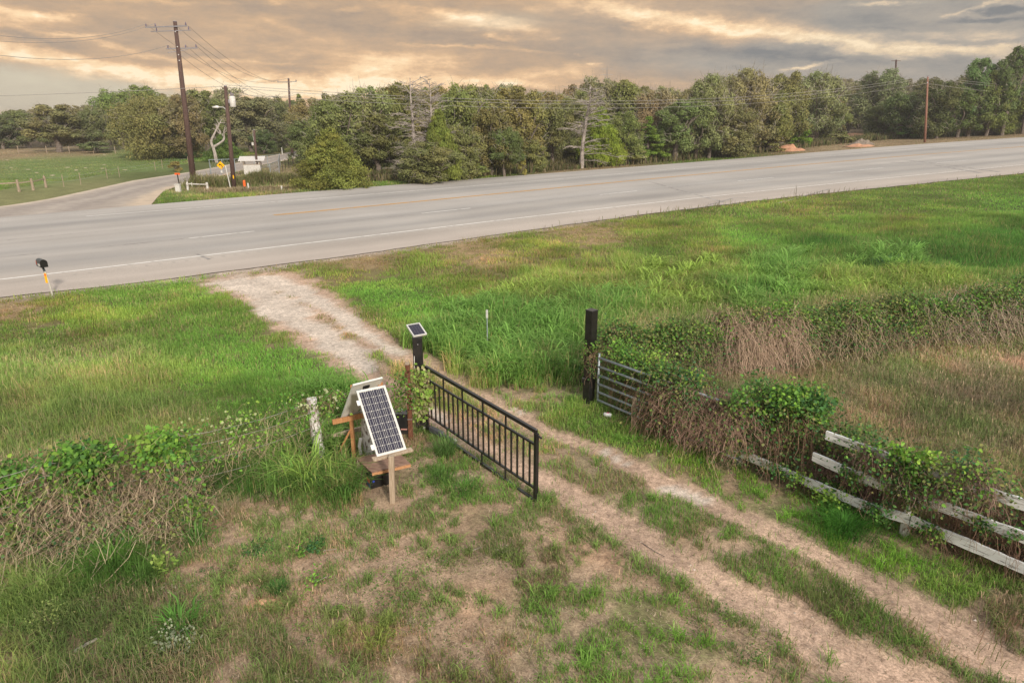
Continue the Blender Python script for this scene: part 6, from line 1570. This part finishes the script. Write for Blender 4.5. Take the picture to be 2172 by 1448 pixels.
# domain warp
wn = noise(1.7, (.6, 1.6, 1), 9, .70, 3)
ws = N(nt, 'ShaderNodeVectorMath', operation='SUBTRACT'); nt.links.new(wn.outputs['Color'], ws.inputs[0]); ws.inputs[1].default_value = (.5, .5, .5)
wm = N(nt, 'ShaderNodeVectorMath', operation='MULTIPLY'); nt.links.new(ws.outputs[0], wm.inputs[0]); wm.inputs[1].default_value = (1.5, .40, 0)
wa = N(nt, 'ShaderNodeVectorMath', operation='ADD'); nt.links.new(cx.outputs[0], wa.inputs[0]); nt.links.new(wm.outputs[0], wa.inputs[1])
def blob(prev, px, py, rx, ry, ang, w, hard=0.0):
    """soft patch of cloud light: centre as seen in the photograph, radii in px, tilt in degrees (positive = falls to the right)"""
    u, v = sky_at(px, py)
    mp = N(nt, 'ShaderNodeMapping'); mp.vector_type = 'TEXTURE'; mp.inputs['Location'].default_value = (u, v, 0); mp.inputs['Rotation'].default_value = (0, 0, -radians(ang)); mp.inputs['Scale'].default_value = (rx/100, ry/100, 1)
    if prev is None: nt.links.new(wa.outputs[0], mp.inputs[0])
    else:      # a negligible share of the running sum keeps the nodes evaluated one after another
        ma = N(nt, 'ShaderNodeVectorMath', operation='MULTIPLY_ADD'); nt.links.new(prev, ma.inputs[0]); ma.inputs[1].default_value = (1e-6, 1e-6, 0); nt.links.new(wa.outputs[0], ma.inputs[2]); nt.links.new(ma.outputs[0], mp.inputs[0])
    ln = N(nt, 'ShaderNodeVectorMath', operation='LENGTH'); nt.links.new(mp.outputs[0], ln.inputs[0])
    mr = N(nt, 'ShaderNodeMapRange'); mr.interpolation_type = 'SMOOTHSTEP'; mr.inputs[1].default_value = hard; mr.inputs[2].default_value = 1; mr.inputs[3].default_value = w; mr.inputs[4].default_value = 0
    nt.links.new(ln.outputs['Value'], mr.inputs[0]); return mr.outputs[0]
def total(base, L):
    s = m_('ADD', base, blob(None, *L[0]))
    for t in L[1:]: s = m_('ADD', s, blob(s, *t))
    return s
# brightness of the cloud deck: 0 dark cloud .. 1 glowing gap
BR = total(.33, [
 # long glowing gap that falls from the left edge to the horizon, with the brightest spot low at left centre
 (60, 112, 260, 24, 9, .40), (260, 150, 300, 30, 7, .42), (480, 172, 330, 34, 3, .42), (650, 190, 330, 40, 0, .44), (160, 178, 300, 26, 5, .12), (820, 150, 220, 50, -10, .36), (900, 172, 260, 40, 2, .30), (560, 205, 500, 24, 0, .16),
 # thin lit edges of the big brown cloud
 (250, 102, 230, 9, 10, .26), (430, 128, 160, 8, 6, .22), (560, 134, 190, 7, 2, .20), (170, 77, 90, 7, 2, .24), (985, 98, 180, 6, 1, .28), (1110, 108, 110, 5, 4, .18), (610, 60, 90, 9, 16, .12),
 # broken bright patches at the top left and top centre
 (40, 28, 120, 20, 4, .42), (105, 34, 60, 10, 2, .30), (20, 50, 80, 14, 0, .30), (330, 7, 120, 7, 0, .26), (470, 8, 60, 6, 0, .16), (750, 20, 60, 10, 0, .26), (600, 2, 40, 6, 0, .2),
 (930, 26, 170, 16, 4, .32), (1010, 45, 190, 20, 3, .36), (1090, 62, 130, 14, 6, .26), (1040, 74, 32, 9, 2, .34), (1085, 80, 36, 6, 6, .26), (1180, 82, 30, 6, 3, .24), (1000, 66, 24, 5, 2, .22),
 (1230, 18, 210, 26, 4, .26), (1370, 36, 240, 34, 8, .28), (1460, 54, 220, 30, 9, .30), (1580, 66, 190, 24, 9, .30), (1710, 80, 200, 20, 8, .32), (1850, 96, 210, 18, 7, .34), (1970, 108, 160, 18, 3, .28), (1620, 50, 200, 20, 8, .16), (2060, 96, 160, 16, 4, .2),
 (1990, 76, 150, 10, 3, .20), (2110, 82, 110, 12, -4, .28), (1860, 9, 50, 7, 0, .34), (1905, 6, 40, 6, 0, .22), (2060, 16, 80, 8, -18, .34), (2130, 8, 90, 9, -6, .22), (2140, 118, 90, 16, 10, .22),
 (1735, 136, 90, 7, -9, .40), (1690, 142, 60, 5, -6, .22), (1262, 138, 22, 5, 0, .26), (1228, 118, 16, 4, 0, .16), (1420, 100, 70, 6, 2, .16),
 (1150, 158, 190, 26, -6, .36), (1100, 182, 230, 16, 0, .30), (1010, 172, 150, 14, 3, .22), (1390, 178, 120, 14, 0, .14),
 (560, 78, 460, 50, 4, .12), (700, 120, 260, 22, 4, .10),
 # dark cloud bodies
 (850, 72, 300, 24, 3, -.13), (1180, 104, 260, 20, 4, -.14), (1230, 30, 90, 14, 10, -.20), (1310, 60, 160, 14, 8, -.12), (1560, 108, 330, 18, 4, -.20), (1700, 122, 260, 16, 4, -.16), (1990, 128, 300, 14, 3, -.12), (2110, 24, 110, 9, 4, -.36), (2100, 46, 120, 8, 3, -.34), (2050, 92, 90, 9, 4, -.36), (1800, 40, 220, 20, 6, -.12), (1840, 62, 60, 6, 4, -.16), (90, 88, 110, 8, 10, -.16), (270, 50, 260, 18, 2, -.12), (620, 22, 260, 18, 2, -.10), (1400, 20, 60, 8, 4, -.1)])
nC = noise(2.1, (.7, 1.9, 1), 8, .66, 23)
mC = m_('MULTIPLY_ADD', nC.outputs[0], 2.6, -.32, clamp=False)
BR = m_('ADD', .33, m_('MULTIPLY', m_('SUBTRACT', BR, .33), mC))
nA = noise(1.3, (.7, 2.4, 1), 12, .70, 11); nB = noise(4.6, (.6, 1.8, 1), 9, .74, 5)
t = m_('ADD', BR, m_('MULTIPLY', m_('SUBTRACT', nA.outputs[0], .5), .70)); t = m_('ADD', t, m_('MULTIPLY', m_('SUBTRACT', nB.outputs[0], .5), .36), clamp=True)
def ramp(cols):
    cr = N(nt, 'ShaderNodeValToRGB'); e = cr.color_ramp.elements; e[0].position = cols[0][0]; e[0].color = (*cols[0][1], 1); e[1].position = cols[-1][0]; e[1].color = (*cols[-1][1], 1)
    for p, c in cols[1:-1]: k = e.new(p); k.color = (*c, 1)
    nt.links.new(t, cr.inputs[0]); return cr.outputs[0]
warm = ramp([(0, lin(134, 118, 106)), (.22, lin(160, 138, 118)), (.40, lin(184, 153, 122)), (.56, lin(208, 170, 130)), (.72, lin(236, 196, 150)), (.88, lin(246, 213, 167)), (1, lin(253, 231, 195))])
cool = ramp([(0, lin(104, 108, 112)), (.2, lin(134, 131, 127)), (.42, lin(158, 149, 138)), (.6, lin(190, 172, 150)), (.8, lin(218, 194, 160)), (1, lin(243, 220, 184))])
gy_ = ramp([(0, lin(158, 148, 134)), (.3, lin(188, 177, 156)), (.6, lin(200, 190, 166)), (.8, lin(224, 206, 178)), (1, lin(250, 232, 204))])
hue = m_('ADD', total(0, [(2080, 50, 420, 120, 0, 1.0, .3), (1560, 118, 460, 50, 3, .55, .2), (1700, 20, 440, 50, 3, .45), (1250, 40, 260, 60, 0, .35), (1750, 150, 560, 60, 2, .6, .2)]), 0, clamp=True)
gh = m_('ADD', total(0, [(40, 195, 480, 55, 5, 1.0, .4), (1040, 45, 170, 28, 0, .5)]), 0, clamp=True)
def mix(f, a, b):
    mx = N(nt, 'ShaderNodeMix', data_type='RGBA'); 
    if isinstance(f, float): mx.inputs[0].default_value = f
    else: nt.links.new(f, mx.inputs[0])
    nt.links.new(a, mx.inputs[6]); nt.links.new(b, mx.inputs[7]); return mx.outputs[2]
cl = mix(gh, mix(hue, warm, cool), gy_)
GAIN = .91
sc1 = N(nt, 'ShaderNodeVectorMath', operation='SCALE'); nt.links.new(cl, sc1.inputs[0]); sc1.inputs['Scale'].default_value = GAIN
# higher up the deck turns into an even pale overcast
hi = N(nt, 'ShaderNodeMapRange'); hi.inputs[1].default_value = .17; hi.inputs[2].default_value = .5; nt.links.new(el, hi.inputs[0])
oc = N(nt, 'ShaderNodeCombineXYZ'); 
for i, v in enumerate((.62, .62, .62)): oc.inputs[i].default_value = v
up = mix(hi.outputs[0], sc1.outputs[0], oc.outputs[0])
sks = N(nt, 'ShaderNodeVectorMath', operation='SCALE'); nt.links.new(sky.outputs[0], sks.inputs[0]); sks.inputs['Scale'].default_value = .08
fin = N(nt, 'ShaderNodeMix', data_type='RGBA'); fin.inputs[0].default_value = .97
nt.links.new(sks.outputs[0], fin.inputs[6]); nt.links.new(up, fin.inputs[7])
nt.links.new(fin.outputs[2], bg.inputs[0]); bg.inputs[1].default_value = 1.0
try: W.cycles.sampling_method = 'MANUAL'; W.cycles.sample_map_resolution = 512
except Exception: pass
vs = sc.view_settings; sc.display_settings.display_device = 'sRGB'; vs.view_transform = 'Standard'; vs.look = 'None'; vs.exposure = .50; vs.gamma = 1
sc.render.engine = 'CYCLES'; sc.cycles.max_bounces = 5; sc.cycles.diffuse_bounces = 2; sc.cycles.transparent_max_bounces = 4; sc.cycles.transmission_bounces = 2
